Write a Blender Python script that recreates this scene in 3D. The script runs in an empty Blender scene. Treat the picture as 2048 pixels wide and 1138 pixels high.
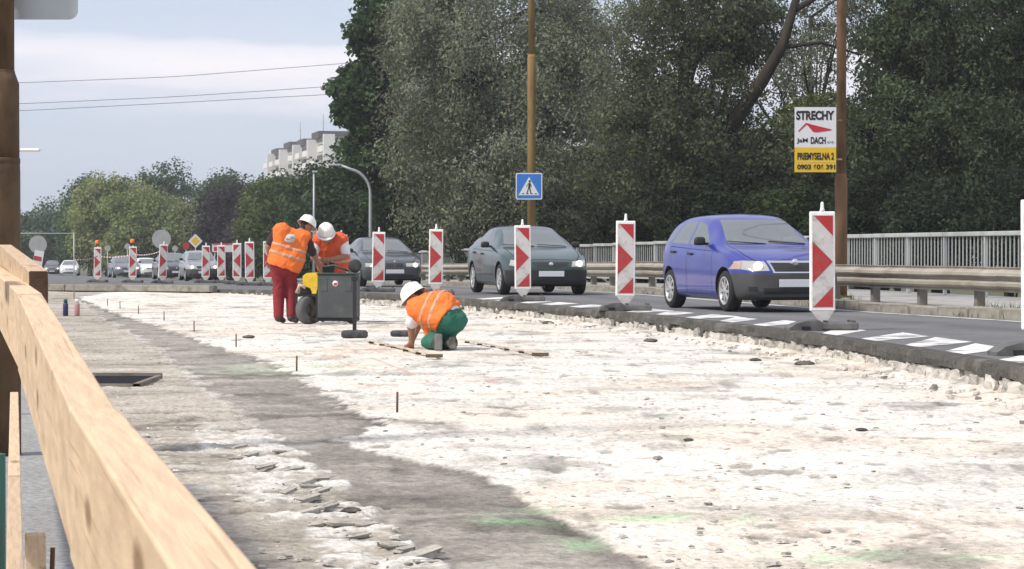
import bpy, bmesh, math, random
import numpy as np
from mathutils import Vector, Matrix
R = math.radians
rng = np.random.default_rng(7)
random.seed(7)
sc = bpy.context.scene
C = sc.collection

# ------------------------------------------------------------------ camera, sky, sun, exposure
EYE = 1.15
F = 5000.0                      # focal length in pixels of a 2048 wide picture
cam_d = bpy.data.cameras.new('camera')
cam_d.sensor_width = 36.0
cam_d.lens = 36.0 * F / 2048.0
cam_d.clip_start = 0.05
cam_d.clip_end = 6000
cam_d.dof.use_dof = True
cam_d.dof.focus_distance = 36.0
cam_d.dof.aperture_fstop = 40.0
cam = bpy.data.objects.new('camera', cam_d)
C.objects.link(cam)
cam.location = (0, 0, EYE)
cam.rotation_euler = (R(90) - math.atan(69.0 / F), 0, 0)
sc.camera = cam

SUN_EL, SUN_AZ = R(50), R(238)          # azimuth clockwise from +Y: behind the camera, to the left
sun_dir = Vector((math.sin(SUN_AZ) * math.cos(SUN_EL), math.cos(SUN_AZ) * math.cos(SUN_EL), math.sin(SUN_EL)))
sd = bpy.data.lights.new('sun', 'SUN')
sd.energy = 2.2
sd.angle = R(6)
sd.color = (1.0, 0.94, 0.85)
so = bpy.data.objects.new('sun', sd)
C.objects.link(so)
so.location = sun_dir * 50
so.rotation_euler = (-sun_dir).to_track_quat('-Z', 'Y').to_euler()

w = bpy.data.worlds.new('World')
sc.world = w
w.use_nodes = True
nt = w.node_tree
for n in list(nt.nodes): nt.nodes.remove(n)
def N(t, typ, **kw):
    n = t.nodes.new(typ)
    for k, v in kw.items(): setattr(n, k, v)
    return n
sky = N(nt, 'ShaderNodeTexSky', sky_type='NISHITA')
sky.sun_disc = False
sky.sun_elevation = SUN_EL
sky.sun_rotation = SUN_AZ
sky.air_density = 1.0; sky.dust_density = 1.5; sky.ozone_density = 1.5
bg = N(nt, 'ShaderNodeBackground'); bg.inputs['Strength'].default_value = 0.12
out = N(nt, 'ShaderNodeOutputWorld')
tc = N(nt, 'ShaderNodeTexCoord')
mp = N(nt, 'ShaderNodeMapping'); mp.inputs['Scale'].default_value = (4.0, 4.0, 26.0)
mp.inputs['Location'].default_value = (1.3, 0.4, 0.0)
nz = N(nt, 'ShaderNodeTexNoise'); nz.inputs['Scale'].default_value = 1.6; nz.inputs['Detail'].default_value = 7
nz.inputs['Roughness'].default_value = 0.58
sep = N(nt, 'ShaderNodeSeparateXYZ')
wob = N(nt, 'ShaderNodeMath', operation='MULTIPLY_ADD'); wob.inputs[1].default_value = 0.035; wob.inputs[2].default_value = -0.0175
adz = N(nt, 'ShaderNodeMath', operation='ADD')
band = N(nt, 'ShaderNodeValToRGB')          # cloud layers by height above the horizon
els = band.color_ramp.elements
els[0].position = 0.0; els[0].color = (0.18,) * 3 + (1,)
els[1].position = 1.0; els[1].color = (0.45,) * 3 + (1,)
for p, v in ((0.050, 0.22), (0.066, 0.75), (0.080, 1.0), (0.086, 0.3), (0.10, 0.22), (0.14, 0.5), (0.25, 0.35), (0.5, 0.55)):
    e = els.new(p); e.color = (v, v, v, 1)
nr = N(nt, 'ShaderNodeMapRange'); nr.inputs['From Min'].default_value = 0.3; nr.inputs['From Max'].default_value = 0.62
nr.inputs['To Min'].default_value = 0.55; nr.inputs['To Max'].default_value = 1.15
mulc = N(nt, 'ShaderNodeMath', operation='MULTIPLY'); mulc.use_clamp = True
mx = N(nt, 'ShaderNodeMixRGB'); mx.inputs['Color2'].default_value = (4.9, 4.7, 4.95, 1)
hz = N(nt, 'ShaderNodeMixRGB'); hz.inputs['Fac'].default_value = 0.8; hz.inputs['Color2'].default_value = (2.3, 2.8, 3.75, 1)   # thin veil over the blue
L = nt.links.new
L(tc.outputs['Generated'], mp.inputs['Vector']); L(mp.outputs['Vector'], nz.inputs['Vector'])
L(tc.outputs['Generated'], sep.inputs['Vector'])
L(nz.outputs['Fac'], wob.inputs[0]); L(sep.outputs['Z'], adz.inputs[0]); L(wob.outputs[0], adz.inputs[1])
L(adz.outputs[0], band.inputs['Fac']); L(nz.outputs['Fac'], nr.inputs['Value'])
L(band.outputs['Color'], mulc.inputs[0]); L(nr.outputs['Result'], mulc.inputs[1])
L(mulc.outputs[0], mx.inputs['Fac']); L(sky.outputs['Color'], hz.inputs['Color1']); L(hz.outputs['Color'], mx.inputs['Color1'])
L(mx.outputs['Color'], bg.inputs['Color']); L(bg.outputs['Background'], out.inputs['Surface'])

vs = sc.view_settings
vs.view_transform = 'Standard'; vs.look = 'None'; vs.exposure = 0.86; vs.gamma = 1.0; vs.use_curve_mapping = False

# ------------------------------------------------------------------ helpers
def at(px, py, d):              # a point of the picture at depth d
    return Vector(((px - 1024) * d / F, d, EYE - (py - 500) * d / F))
def onz(px, py, z=0.0):         # the point of the plane z seen there
    d = F * (EYE - z) / (py - 500)
    return Vector(((px - 1024) * d / F, d, z))

def tag(o, label=None, cat=None, group=None, kind=None):
    if label: o['label'] = label
    if cat: o['category'] = cat
    if group: o['group'] = group
    if kind: o['kind'] = kind
    return o
def thing(name, label, cat, loc=(0, 0, 0), rotz=0.0, group=None):
    o = bpy.data.objects.new(name, None); C.objects.link(o)
    o.empty_display_size = 0.2
    o.location = loc; o.rotation_euler = (0, 0, rotz)
    return tag(o, label, cat, group)
def link(name, me, parent=None, loc=None, rotz=None):
    o = bpy.data.objects.new(name, me); C.objects.link(o)
    if parent is not None: o.parent = parent
    if loc is not None: o.location = loc
    if rotz is not None: o.rotation_euler = (0, 0, rotz)
    return o
def dup(root, loc, rotz=None, label=None):
    r = root.copy(); C.objects.link(r); r.location = loc
    if rotz is not None: r.rotation_euler = (0, 0, rotz)
    if label: r['label'] = label
    for ch in list(root.children):
        c = ch.copy(); C.objects.link(c); c.parent = r
        for g in list(ch.children):
            k = g.copy(); C.objects.link(k); k.parent = c
    return r

def mesh_np(name, V, Fc, m=None, smooth=False, cols=None):
    V = np.asarray(V, dtype=np.float32); Fc = np.asarray(Fc, dtype=np.int32)
    me = bpy.data.meshes.new(name)
    k = Fc.shape[1]
    me.vertices.add(len(V)); me.vertices.foreach_set('co', V.ravel())
    me.loops.add(Fc.size); me.loops.foreach_set('vertex_index', Fc.ravel())
    me.polygons.add(len(Fc))
    me.polygons.foreach_set('loop_start', np.arange(0, Fc.size, k, dtype=np.int32))
    me.polygons.foreach_set('loop_total', np.full(len(Fc), k, dtype=np.int32))
    me.polygons.foreach_set('use_smooth', np.full(len(Fc), smooth))
    me.update(calc_edges=True)
    if cols is not None:
        a = me.color_attributes.new('Col', 'FLOAT_COLOR', 'POINT')
        c4 = np.ones((len(V), 4), dtype=np.float32); c4[:, :3] = cols
        a.data.foreach_set('color', c4.ravel())
    if m is not None: me.materials.append(m)
    return me

class MB:
    """collects simple shapes into one mesh"""
    def __init__(s): s.bm = bmesh.new()
    def box(s, c, size, rot=None, bevel=0.0, taper=None):
        hx, hy, hz = [q / 2 for q in size]
        M = Matrix.Translation(Vector(c)) @ (rot.to_4x4() if rot is not None else Matrix.Identity(4))
        vs_ = []
        for z in (-1, 1):
            k = 1.0 if (taper is None or z < 0) else taper
            for x, y in ((-1, -1), (1, -1), (1, 1), (-1, 1)):
                vs_.append(s.bm.verts.new(M @ Vector((x * hx * k, y * hy * k, z * hz))))
        fs = []
        for f in ((3, 2, 1, 0), (4, 5, 6, 7), (0, 1, 5, 4), (1, 2, 6, 5), (2, 3, 7, 6), (3, 0, 4, 7)):
            fs.append(s.bm.faces.new([vs_[i] for i in f]))
        if bevel > 0:
            es = list({e for f in fs for e in f.edges})
            bmesh.ops.bevel(s.bm, geom=es, offset=bevel, segments=2, affect='EDGES', profile=0.5)
        return s
    def tube(s, pts, r, n=10, caps=True):
        pts = [Vector(p) for p in pts]
        rs = list(r) if hasattr(r, '__len__') else [r] * len(pts)
        rings = []
        ref = Vector((0.13, 0.21, 0.97))
        for i, p in enumerate(pts):
            t = (pts[min(i + 1, len(pts) - 1)] - pts[max(i - 1, 0)]).normalized()
            if abs(t.dot(ref)) > 0.97: ref = Vector((0.9, 0.3, 0.1))
            u = t.cross(ref).normalized(); v = t.cross(u)
            rings.append([s.bm.verts.new(p + (u * math.cos(a) + v * math.sin(a)) * rs[i]) for a in [2 * math.pi * k / n for k in range(n)]])
        for a, b in zip(rings, rings[1:]):
            for k in range(n):
                f = s.bm.faces.new((a[k], a[(k + 1) % n], b[(k + 1) % n], b[k])); f.smooth = True
        if caps:
            s.bm.faces.new(rings[0][::-1]); s.bm.faces.new(rings[-1])
        return s
    def lathe(s, prof, n=24, M=None, close=True):
        M = M or Matrix.Identity(4)
        rings = []
        for r_, z in prof:
            rings.append([s.bm.verts.new(M @ Vector((max(r_, 1e-4) * math.cos(2 * math.pi * k / n), max(r_, 1e-4) * math.sin(2 * math.pi * k / n), z))) for k in range(n)])
        for a, b in zip(rings, rings[1:]):
            for k in range(n):
                f = s.bm.faces.new((a[k], a[(k + 1) % n], b[(k + 1) % n], b[k])); f.smooth = True
        if close:
            s.bm.faces.new(rings[0][::-1]); s.bm.faces.new(rings[-1])
        return s
    def prism(s, poly, y0, y1, M=None):
        """polygon in x,z pushed from y0 to y1"""
        M = M or Matrix.Identity(4)
        a = [s.bm.verts.new(M @ Vector((x, y0, z))) for x, z in poly]
        b = [s.bm.verts.new(M @ Vector((x, y1, z))) for x, z in poly]
        s.bm.faces.new(a); s.bm.faces.new(b[::-1])
        n = len(poly)
        for k in range(n):
            s.bm.faces.new((a[k], b[k], b[(k + 1) % n], a[(k + 1) % n]))
        return s
    def mesh(s, name, m, smooth=False):
        bmesh.ops.recalc_face_normals(s.bm, faces=s.bm.faces[:])
        me = bpy.data.meshes.new(name)
        if smooth:
            for f in s.bm.faces: f.smooth = True
        s.bm.to_mesh(me); s.bm.free()
        if m is not None: me.materials.append(m)
        return me
    def build(s, name, m, parent=None, loc=None, smooth=False, rotz=None):
        return link(name, s.mesh(name, m, smooth), parent, loc, rotz)

# value noise ---------------------------------------------------------------
def _h(ix, iy, seed):
    n = (ix * 374761393 + iy * 668265263 + seed * 1442695041) & 0xFFFFFFFF
    n = ((n ^ (n >> 13)) * 1274126177) & 0xFFFFFFFF
    n = (n ^ (n >> 16)) & 0xFFFF
    return n / 65535.0
def vnoise(x, y, seed=0):
    xi = np.floor(x).astype(np.int64); yi = np.floor(y).astype(np.int64)
    fx = x - xi; fy = y - yi
    fx = fx * fx * (3 - 2 * fx); fy = fy * fy * (3 - 2 * fy)
    a = _h(xi, yi, seed); b = _h(xi + 1, yi, seed); c = _h(xi, yi + 1, seed); d = _h(xi + 1, yi + 1, seed)
    return (a * (1 - fx) + b * fx) * (1 - fy) + (c * (1 - fx) + d * fx) * fy
def fbm(x, y, oct=4, seed=0, gain=0.5):
    t = 0; amp = 1; s_ = 0
    for k in range(oct):
        t = t + amp * vnoise(x * 2 ** k + 17.3 * k, y * 2 ** k - 9.1 * k, seed + k); s_ += amp; amp *= gain
    return t / s_
def sstep(a, b, x):
    t = np.clip((x - a) / (b - a), 0, 1); return t * t * (3 - 2 * t)
def pchip(xs, ys):
    xs = np.array(xs, float); ys = np.array(ys, float)
    h = np.diff(xs); d = np.diff(ys) / h
    m = np.zeros(len(xs)); m[0] = d[0]; m[-1] = d[-1]
    for i in range(1, len(xs) - 1):
        if d[i - 1] * d[i] > 0:
            w1 = 2 * h[i] + h[i - 1]; w2 = h[i] + 2 * h[i - 1]
            m[i] = (w1 + w2) / (w1 / d[i - 1] + w2 / d[i])
    def f(x):
        x = np.asarray(x, float)
        i = np.clip(np.searchsorted(xs, x) - 1, 0, len(h) - 1)
        xc = np.clip(x, xs[0], xs[-1])
        t = (xc - xs[i]) / h[i]
        r_ = ((2 * t ** 3 - 3 * t ** 2 + 1) * ys[i] + (t ** 3 - 2 * t ** 2 + t) * h[i] * m[i] + (-2 * t ** 3 + 3 * t ** 2) * ys[i + 1] + (t ** 3 - t ** 2) * h[i] * m[i + 1])
        return r_ + np.where(x > xs[-1], (x - xs[-1]) * m[-1], 0) + np.where(x < xs[0], (x - xs[0]) * m[0], 0)
    return f

# materials -------------------------------------------------------------------
def mat(name, col, rough=0.6, metal=0.0, var=0.0, vscale=8.0, bump=0.0, bscale=40.0, dirt=None, dscale=3.0, damt=0.5,
        stretch=(1, 1, 1), emit=None, spec=0.5, coat=0.0, attr=False, ior=1.45, detail=6, dlo=0.5, dhi=0.65):
    m = bpy.data.materials.new(name); m.use_nodes = True
    t = m.node_tree; b = t.nodes['Principled BSDF']; l = t.links.new
    b.inputs['Roughness'].default_value = rough; b.inputs['Metallic'].default_value = metal
    b.inputs['Specular IOR Level'].default_value = spec; b.inputs['IOR'].default_value = ior
    b.inputs['Base Color'].default_value = (*col, 1)
    if coat: b.inputs['Coat Weight'].default_value = coat; b.inputs['Coat Roughness'].default_value = 0.06
    if emit: b.inputs['Emission Color'].default_value = (*emit[0], 1); b.inputs['Emission Strength'].default_value = emit[1]
    src = None
    if attr:
        an = N(t, 'ShaderNodeAttribute', attribute_name='Col'); src = an.outputs['Color']
    if var or bump or dirt:
        tcn = N(t, 'ShaderNodeTexCoord'); mpn = N(t, 'ShaderNodeMapping'); mpn.inputs['Scale'].default_value = stretch
        l(tcn.outputs['Object'], mpn.inputs['Vector'])
    if var:
        nz_ = N(t, 'ShaderNodeTexNoise'); nz_.inputs['Scale'].default_value = vscale; nz_.inputs['Detail'].default_value = detail
        l(mpn.outputs['Vector'], nz_.inputs['Vector'])
        mr = N(t, 'ShaderNodeMapRange'); mr.inputs['From Min'].default_value = 0.25; mr.inputs['From Max'].default_value = 0.75
        mr.inputs['To Min'].default_value = 1 - var; mr.inputs['To Max'].default_value = 1 + var
        l(nz_.outputs['Fac'], mr.inputs['Value'])
        mm = N(t, 'ShaderNodeMixRGB', blend_type='MULTIPLY'); mm.inputs['Fac'].default_value = 1
        if src is not None: l(src, mm.inputs['Color1'])
        else: mm.inputs['Color1'].default_value = (*col, 1)
        l(mr.outputs['Result'], mm.inputs['Color2']); src = mm.outputs['Color']
    if dirt:
        n2 = N(t, 'ShaderNodeTexNoise'); n2.inputs['Scale'].default_value = dscale; n2.inputs['Detail'].default_value = 8
        n2.inputs['Roughness'].default_value = 0.62
        l(mpn.outputs['Vector'], n2.inputs['Vector'])
        r2 = N(t, 'ShaderNodeMapRange'); r2.inputs['From Min'].default_value = dlo; r2.inputs['From Max'].default_value = dhi
        r2.inputs['To Max'].default_value = damt
        l(n2.outputs['Fac'], r2.inputs['Value'])
        m2 = N(t, 'ShaderNodeMixRGB'); l(r2.outputs['Result'], m2.inputs['Fac'])
        if src is not None: l(src, m2.inputs['Color1'])
        else: m2.inputs['Color1'].default_value = (*col, 1)
        m2.inputs['Color2'].default_value = (*dirt, 1); src = m2.outputs['Color']
    if src is not None: l(src, b.inputs['Base Color'])
    if bump:
        n3 = N(t, 'ShaderNodeTexNoise'); n3.inputs['Scale'].default_value = bscale; n3.inputs['Detail'].default_value = 8
        l(mpn.outputs['Vector'], n3.inputs['Vector'])
        bp = N(t, 'ShaderNodeBump'); bp.inputs['Strength'].default_value = 1.0; bp.inputs['Distance'].default_value = bump
        l(n3.outputs['Fac'], bp.inputs['Height']); l(bp.outputs['Normal'], b.inputs['Normal'])
    return m

M_site = mat('milled_concrete', (0.6, 0.58, 0.54), 0.95, var=0.3, vscale=24, bump=0.022, bscale=26, attr=True, spec=0.15, dirt=(0.27, 0.245, 0.21), dscale=7.0, damt=0.55, dlo=0.56, dhi=0.66)
M_asph = mat('asphalt', (0.135, 0.135, 0.14), 0.85, var=0.2, vscale=18, bump=0.006, bscale=70, dirt=(0.18, 0.175, 0.165), dscale=0.7, damt=0.6, spec=0.3, attr=True)
M_asph_cut = mat('asphalt_cut', (0.085, 0.08, 0.073), 0.95, var=0.3, vscale=22, bump=0.02, bscale=30, dirt=(0.2, 0.185, 0.16), dscale=2.5, damt=0.6, spec=0.2)
M_paint_w = mat('road_paint', (0.68, 0.67, 0.64), 0.7, var=0.08, vscale=6, dirt=(0.17, 0.17, 0.17), dscale=2.6, damt=0.9, dlo=0.5, dhi=0.62)
M_kerb = mat('kerb_concrete', (0.27, 0.25, 0.21), 0.9, var=0.2, vscale=9, bump=0.006, bscale=40, dirt=(0.09, 0.085, 0.05), dscale=3, damt=0.7)
M_conc = mat('concrete', (0.33, 0.32, 0.3), 0.9, var=0.15, vscale=7, bump=0.004, bscale=50, dirt=(0.18, 0.17, 0.15), dscale=1.6, damt=0.6)
M_rubble = mat('rubble', (0.5, 0.47, 0.42), 0.95, var=0.25, vscale=12, bump=0.015, bscale=25, dirt=(0.2, 0.18, 0.15), dscale=4, damt=0.6, spec=0.15)
M_grass = mat('grass_soil', (0.075, 0.085, 0.032), 0.95, var=0.4, vscale=1.3, dirt=(0.12, 0.1, 0.06), dscale=0.4, damt=0.6, spec=0.1)
M_wood = mat('timber', (0.62, 0.455, 0.30), 0.75, var=0.2, vscale=5, stretch=(14, 0.9, 5), dirt=(0.44, 0.29, 0.16), dscale=3.2, damt=0.5, bump=0.0015, bscale=12, spec=0.3, dlo=0.55, dhi=0.75)
def knots(m):
    """knots, drying cracks and a slight difference from plank to plank"""
    t = m.node_tree; l = t.links.new; b = t.nodes['Principled BSDF']; src = b.inputs['Base Color'].links[0].from_socket
    tcn = N(t, 'ShaderNodeTexCoord'); mpn = N(t, 'ShaderNodeMapping'); mpn.inputs['Scale'].default_value = (9, 2.6, 9); l(tcn.outputs['Object'], mpn.inputs['Vector'])
    vo = N(t, 'ShaderNodeTexVoronoi'); vo.inputs['Scale'].default_value = 1.0; l(mpn.outputs['Vector'], vo.inputs['Vector'])
    mr = N(t, 'ShaderNodeMapRange'); mr.inputs['From Min'].default_value = .10; mr.inputs['From Max'].default_value = .22; mr.inputs['To Min'].default_value = .75; mr.inputs['To Max'].default_value = 0
    l(vo.outputs['Distance'], mr.inputs['Value'])
    k = N(t, 'ShaderNodeMixRGB'); k.inputs['Color2'].default_value = (.20, .105, .05, 1); l(mr.outputs['Result'], k.inputs['Fac']); l(src, k.inputs['Color1'])
    mp2 = N(t, 'ShaderNodeMapping'); mp2.inputs['Scale'].default_value = (60, .8, 60); l(tcn.outputs['Object'], mp2.inputs['Vector'])
    nz_ = N(t, 'ShaderNodeTexNoise'); nz_.inputs['Scale'].default_value = 1.5; nz_.inputs['Detail'].default_value = 3; l(mp2.outputs['Vector'], nz_.inputs['Vector'])
    m2 = N(t, 'ShaderNodeMapRange'); m2.inputs['From Min'].default_value = .60; m2.inputs['From Max'].default_value = .68; m2.inputs['To Max'].default_value = .4; l(nz_.outputs['Fac'], m2.inputs['Value'])
    k2 = N(t, 'ShaderNodeMixRGB'); k2.inputs['Color2'].default_value = (.27, .16, .085, 1); l(m2.outputs['Result'], k2.inputs['Fac']); l(k.outputs['Color'], k2.inputs['Color1'])
    oi = N(t, 'ShaderNodeObjectInfo'); hs = N(t, 'ShaderNodeHueSaturation'); m3 = N(t, 'ShaderNodeMapRange'); m3.inputs['To Min'].default_value = .84; m3.inputs['To Max'].default_value = 1.1
    l(oi.outputs['Random'], m3.inputs['Value']); l(m3.outputs['Result'], hs.inputs['Value']); l(k2.outputs['Color'], hs.inputs['Color']); l(hs.outputs['Color'], b.inputs['Base Color'])
knots(M_wood)
M_wood_end = mat('timber_end', (0.085, 0.05, 0.028), 0.9, var=0.35, vscale=30, bump=0.002, bscale=60)
M_rust = mat('rusty_steel', (0.20, 0.115, 0.06), 0.9, var=0.3, vscale=5, dirt=(0.10, 0.055, 0.03), dscale=4, damt=0.85, stretch=(1, 1, 0.25), bump=0.002, bscale=30, metal=0.1)
M_rust_y = mat('rusty_yellow_paint', (0.25, 0.165, 0.06), 0.85, var=0.25, vscale=4, dirt=(0.15, 0.075, 0.035), dscale=1.2, damt=0.9, stretch=(1, 1, 0.35), bump=0.002, bscale=30, metal=0.1)
M_rust_d = mat('dark_rusty_steel', (0.13, 0.08, 0.042), 0.85, var=0.35, vscale=5, dirt=(0.06, 0.035, 0.02), dscale=3, damt=0.85, stretch=(1, 1, 0.5), bump=0.003, bscale=30, metal=0.1)
M_galv = mat('galvanised_steel', (0.37, 0.34, 0.285), 0.65, metal=0.12, var=0.15, vscale=3, dirt=(0.25, 0.19, 0.13), dscale=2, damt=0.5, bump=0.001, bscale=30)
M_galv_d = mat('weathered_steel', (0.21, 0.19, 0.16), 0.75, metal=0.2, var=0.2, vscale=4, dirt=(0.12, 0.075, 0.04), dscale=3, damt=0.6)
M_rail = mat('grey_rail_paint', (0.42, 0.43, 0.42), 0.6, metal=0.1, var=0.12, vscale=3, dirt=(0.22, 0.2, 0.17), dscale=2, damt=0.4)
M_lampgrey = mat('lamp_grey', (0.36, 0.38, 0.39), 0.5, metal=0.2, var=0.08, vscale=3)
M_white = mat('white_plastic', (0.8, 0.8, 0.78), 0.45, var=0.05, vscale=12, dirt=(0.5, 0.48, 0.43), dscale=8, damt=0.35)
M_foil = mat('reflective_white', (0.54, 0.52, 0.5), 0.5, var=0.07, vscale=15, dirt=(0.3, 0.27, 0.23), dscale=6, damt=0.75)
M_red = mat('reflective_red', (0.40, 0.028, 0.03), 0.5, var=0.1, vscale=12, dirt=(0.24, 0.10, 0.085), dscale=6, damt=0.7)
M_rubber = mat('black_rubber', (0.035, 0.035, 0.037), 0.75, var=0.2, vscale=10, dirt=(0.16, 0.15, 0.135), dscale=5, damt=0.5)
M_rubber_g = mat('dusty_recycled_rubber', (0.10, 0.10, 0.10), 0.85, var=0.2, vscale=10, dirt=(0.2, 0.19, 0.17), dscale=6, damt=0.5)
M_orange_l = mat('orange_lens', (0.85, 0.2, 0.03), 0.3)
M_blue_s = mat('sign_blue', (0.03, 0.16, 0.5), 0.4, var=0.05, vscale=10)
M_black = mat('black_print', (0.012, 0.012, 0.014), 0.6)
M_signw = mat('sign_white', (0.62, 0.62, 0.63), 0.45, var=0.03, vscale=10)
M_signy = mat('sign_yellow', (0.66, 0.42, 0.02), 0.45, var=0.04, vscale=10)
M_signr = mat('sign_red', (0.45, 0.02, 0.03), 0.45)
M_signback = mat('bare_sign_back', (0.36, 0.36, 0.35), 0.5, metal=0.3, var=0.1, vscale=5)
M_wire = mat('wire', (0.16, 0.16, 0.17), 0.6)
# ------------------------------------------------------------------ lines of the place
LxF = pchip([2, 10, 19, 26.8, 35.7, 41.7, 48.4, 52.3, 57.7, 61.6], [4.95, 4.5, 3.95, 3.2, 1.66, .2, -1.48, -2.75, -5.0, -7.3])
RxF = pchip([0, 19, 27, 32, 36.9, 45, 53.6, 62, 72, 76, 122, 161, 227, 400, 700, 1500], [12.8, 9.3, 7.6, 6.5, 5.3, 3.85, 2.55, 1.0, -1.3, -2.2, -13, -23, -39, -79, -150, -330])
LLF = pchip([61.6, 63.4, 65, 68, 100, 161, 227, 400, 700], [-7.3, -11.7, -16, -22, -27, -38, -55, -97, -170])
zrF = pchip([0, 45, 52, 62, 72, 86, 122, 161, 227, 400, 700, 1500], [.25, .25, .235, .18, .1, .0, -.36, -.65, -1.2, -2.4, -4, -6])
XrF = lambda d: 0.19 - 0.2275 * d          # wooden railing line

def terrain(x, d):
    z = zrF(d) - 0.16
    over = x - (RxF(d) + 4.2)
    z = z - 2.0 * sstep(0, 5, over)
    z = z - 0.25 * sstep(0, 1, LxF(np.minimum(d, 61)) + 0.3 - x) * (d < 62)
    return z

# ground sheet
ds = np.concatenate([np.linspace(-30, 0, 6), np.linspace(2, 140, 90), np.geomspace(145, 1900, 36)])
us = np.concatenate([-np.geomspace(1000, 60, 16), np.linspace(-55, 55, 100), np.geomspace(60, 1000, 16)])
D, U = np.meshgrid(ds, us, indexing='ij')
Xg = U + np.clip(RxF(np.maximum(D, 0)), -300, 12)
Zg = terrain(Xg, np.maximum(D, 0)) + 0.1 * (fbm(Xg * .3, D * .3, 3, 5) - .5) * (np.abs(U) > 8)
def grid_faces(a, b):
    i = np.arange(a - 1)[:, None] * b + np.arange(b - 1)[None, :]
    i = i.ravel()
    return np.stack([i, i + 1, i + b + 1, i + b], 1)
def grid_obj(name, X, Y, Z, m, smooth=True, cols=None, parent=None):
    a, b = X.shape
    V = np.stack([X.ravel(), Y.ravel(), Z.ravel()], 1)
    me = mesh_np(name, V, grid_faces(a, b), m, smooth, cols)
    return link(name, me, parent)
tag(grid_obj('ground', Xg, D, Zg, M_grass), kind='structure')

# road
ds = np.concatenate([np.linspace(1, 52.3, 120), np.linspace(52.6, 70, 60), np.geomspace(71, 700, 60)])
Ledge = np.where(ds < 61.6, LxF(np.minimum(ds, 61.6)) + 0.03, LLF(ds))
Redge = RxF(ds)
uu = np.linspace(0, 1, 33)
X = Ledge[:, None] * (1 - uu) + Redge[:, None] * uu
Y = np.repeat(ds[:, None], 33, 1)
Z = zrF(Y)
lat = RxF(Y) - X                       # metres from the kerb: two worn wheel tracks, an oil line, dusty margins
q = 1 + .16 * np.exp(-((lat - .95) / .3) ** 2) + .16 * np.exp(-((lat - 2.45) / .3) ** 2) - .14 * np.exp(-((lat - 1.7) / .25) ** 2)
q *= .86 + .28 * fbm(X * .8, Y * .35, 4, 311); q += .22 * sstep(.5, .1, lat) + .3 * sstep(.6, .0, X - Ledge[:, None]) * fbm(X * 2, Y * 2, 3, 5) * (Y < 60)
rc = q[..., None] * np.array([.132, .132, .135])
tag(grid_obj('road', X, Y, Z, M_asph, True, rc.reshape(-1, 3)), kind='structure')

# white edge line beside the kerb
a0 = np.concatenate([np.linspace(12, 80, 90)])
X = np.stack([RxF(a0) - .36, RxF(a0) - .24], 1); Y = np.stack([a0, a0], 1)
tag(grid_obj('edge_line', X, Y, zrF(Y) + .004, M_paint_w), kind='structure')
# white hatched bars along the cut edge
mb = MB()
d = 12.0
while d < 46:
    ln = 0.95 + 0.3 * random.random(); sl = 1.3 + .6 * random.random()
    o0 = 0.08 + .06 * random.random(); o1 = 0.92 + .2 * random.random()
    p = []
    for (dd, of) in ((d + ln * .2, o0), (d + ln * .75, o0), (d + ln + sl + random.uniform(0, .3), o1), (d + sl + random.uniform(-.2, .1), o1 + random.uniform(-.08, .02))):
        p.append(mb.bm.verts.new((float(LxF(dd)) + of, dd, float(zrF(dd)) + .004)))
    mb.bm.faces.new(p)
    d += 1.55 + random.uniform(-.15, .15)
tag(mb.build('hatch_marking', M_paint_w), kind='structure')

# ------------------------------------------------------------------ milled site surface
rows = 620; colsn = 430
ds = np.geomspace(3.0, 70, rows)
uu = np.linspace(0, 1, colsn)
Lr = np.where(ds < 61.6, LxF(np.minimum(ds, 61.6)), LLF(ds)) + 0.02
Ll = XrF(ds) - 2.2
X = Ll[:, None] * (1 - uu) + Lr[:, None] * uu
Y = np.repeat(ds[:, None], colsn, 1)
def poly_line(pts):
    q = sorted([(p.y, p.x) for p in [onz(*p) for p in pts]])
    return [a for a, b in q], [b for a, b in q]
rb = poly_line([(1310, 1138), (1040, 1000), (962, 952), (700, 893), (672, 880), (740, 858), (760, 842), (660, 795), (590, 745), (530, 720), (360, 670), (250, 632), (160, 600)])
# a notch of white lies across the strip
lb = poly_line([(900, 1138), (740, 1020), (600, 905), (440, 800), (370, 740), (300, 690), (230, 650), (160, 605)])
n1 = fbm(X * 1.3, Y * 1.3, 4, 11); n2 = fbm(X * 5, Y * 5, 4, 21); n3 = fbm(X * 14, Y * 14, 3, 31)
n4 = fbm(X * 1.0, Y * 2.2, 4, 41); n5 = fbm(X * 1.2, Y * 9.0, 3, 51); n6 = fbm(X * 6, Y * 1.5, 3, 61)
rbx = np.interp(Y, *rb) + (n2 - .5) * .2 * np.clip((Y - 9) / 5, .22, 2); lbx = np.interp(Y, *lb) + (n2 - .5) * .28 * np.clip(Y / 14, .6, 2)
strip = sstep(-.02, .03, X - lbx) * sstep(-.02, .03, rbx - X)
white = sstep(-.02, .03, X - rbx)
left = 1 - sstep(-.02, .03, X - lbx)
col = np.zeros(X.shape + (3,))
cw = np.array([.745, .70, .63]); cs = np.array([.27, .245, .215]); cl = np.array([.40, .36, .305]); cg = np.array([.30, .30, .29])
wv = (0.70 + .46 * n4 + .30 * (n3 - .5) + .22 * (n2 - .5))[..., None] * (1 - .22 * sstep(.58, .74, n1) - .26 * sstep(.53, .68, n6) * sstep(.45, .6, n1))[..., None]
wtint = cw * np.clip(wv, 0.4, 1.0)
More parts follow.
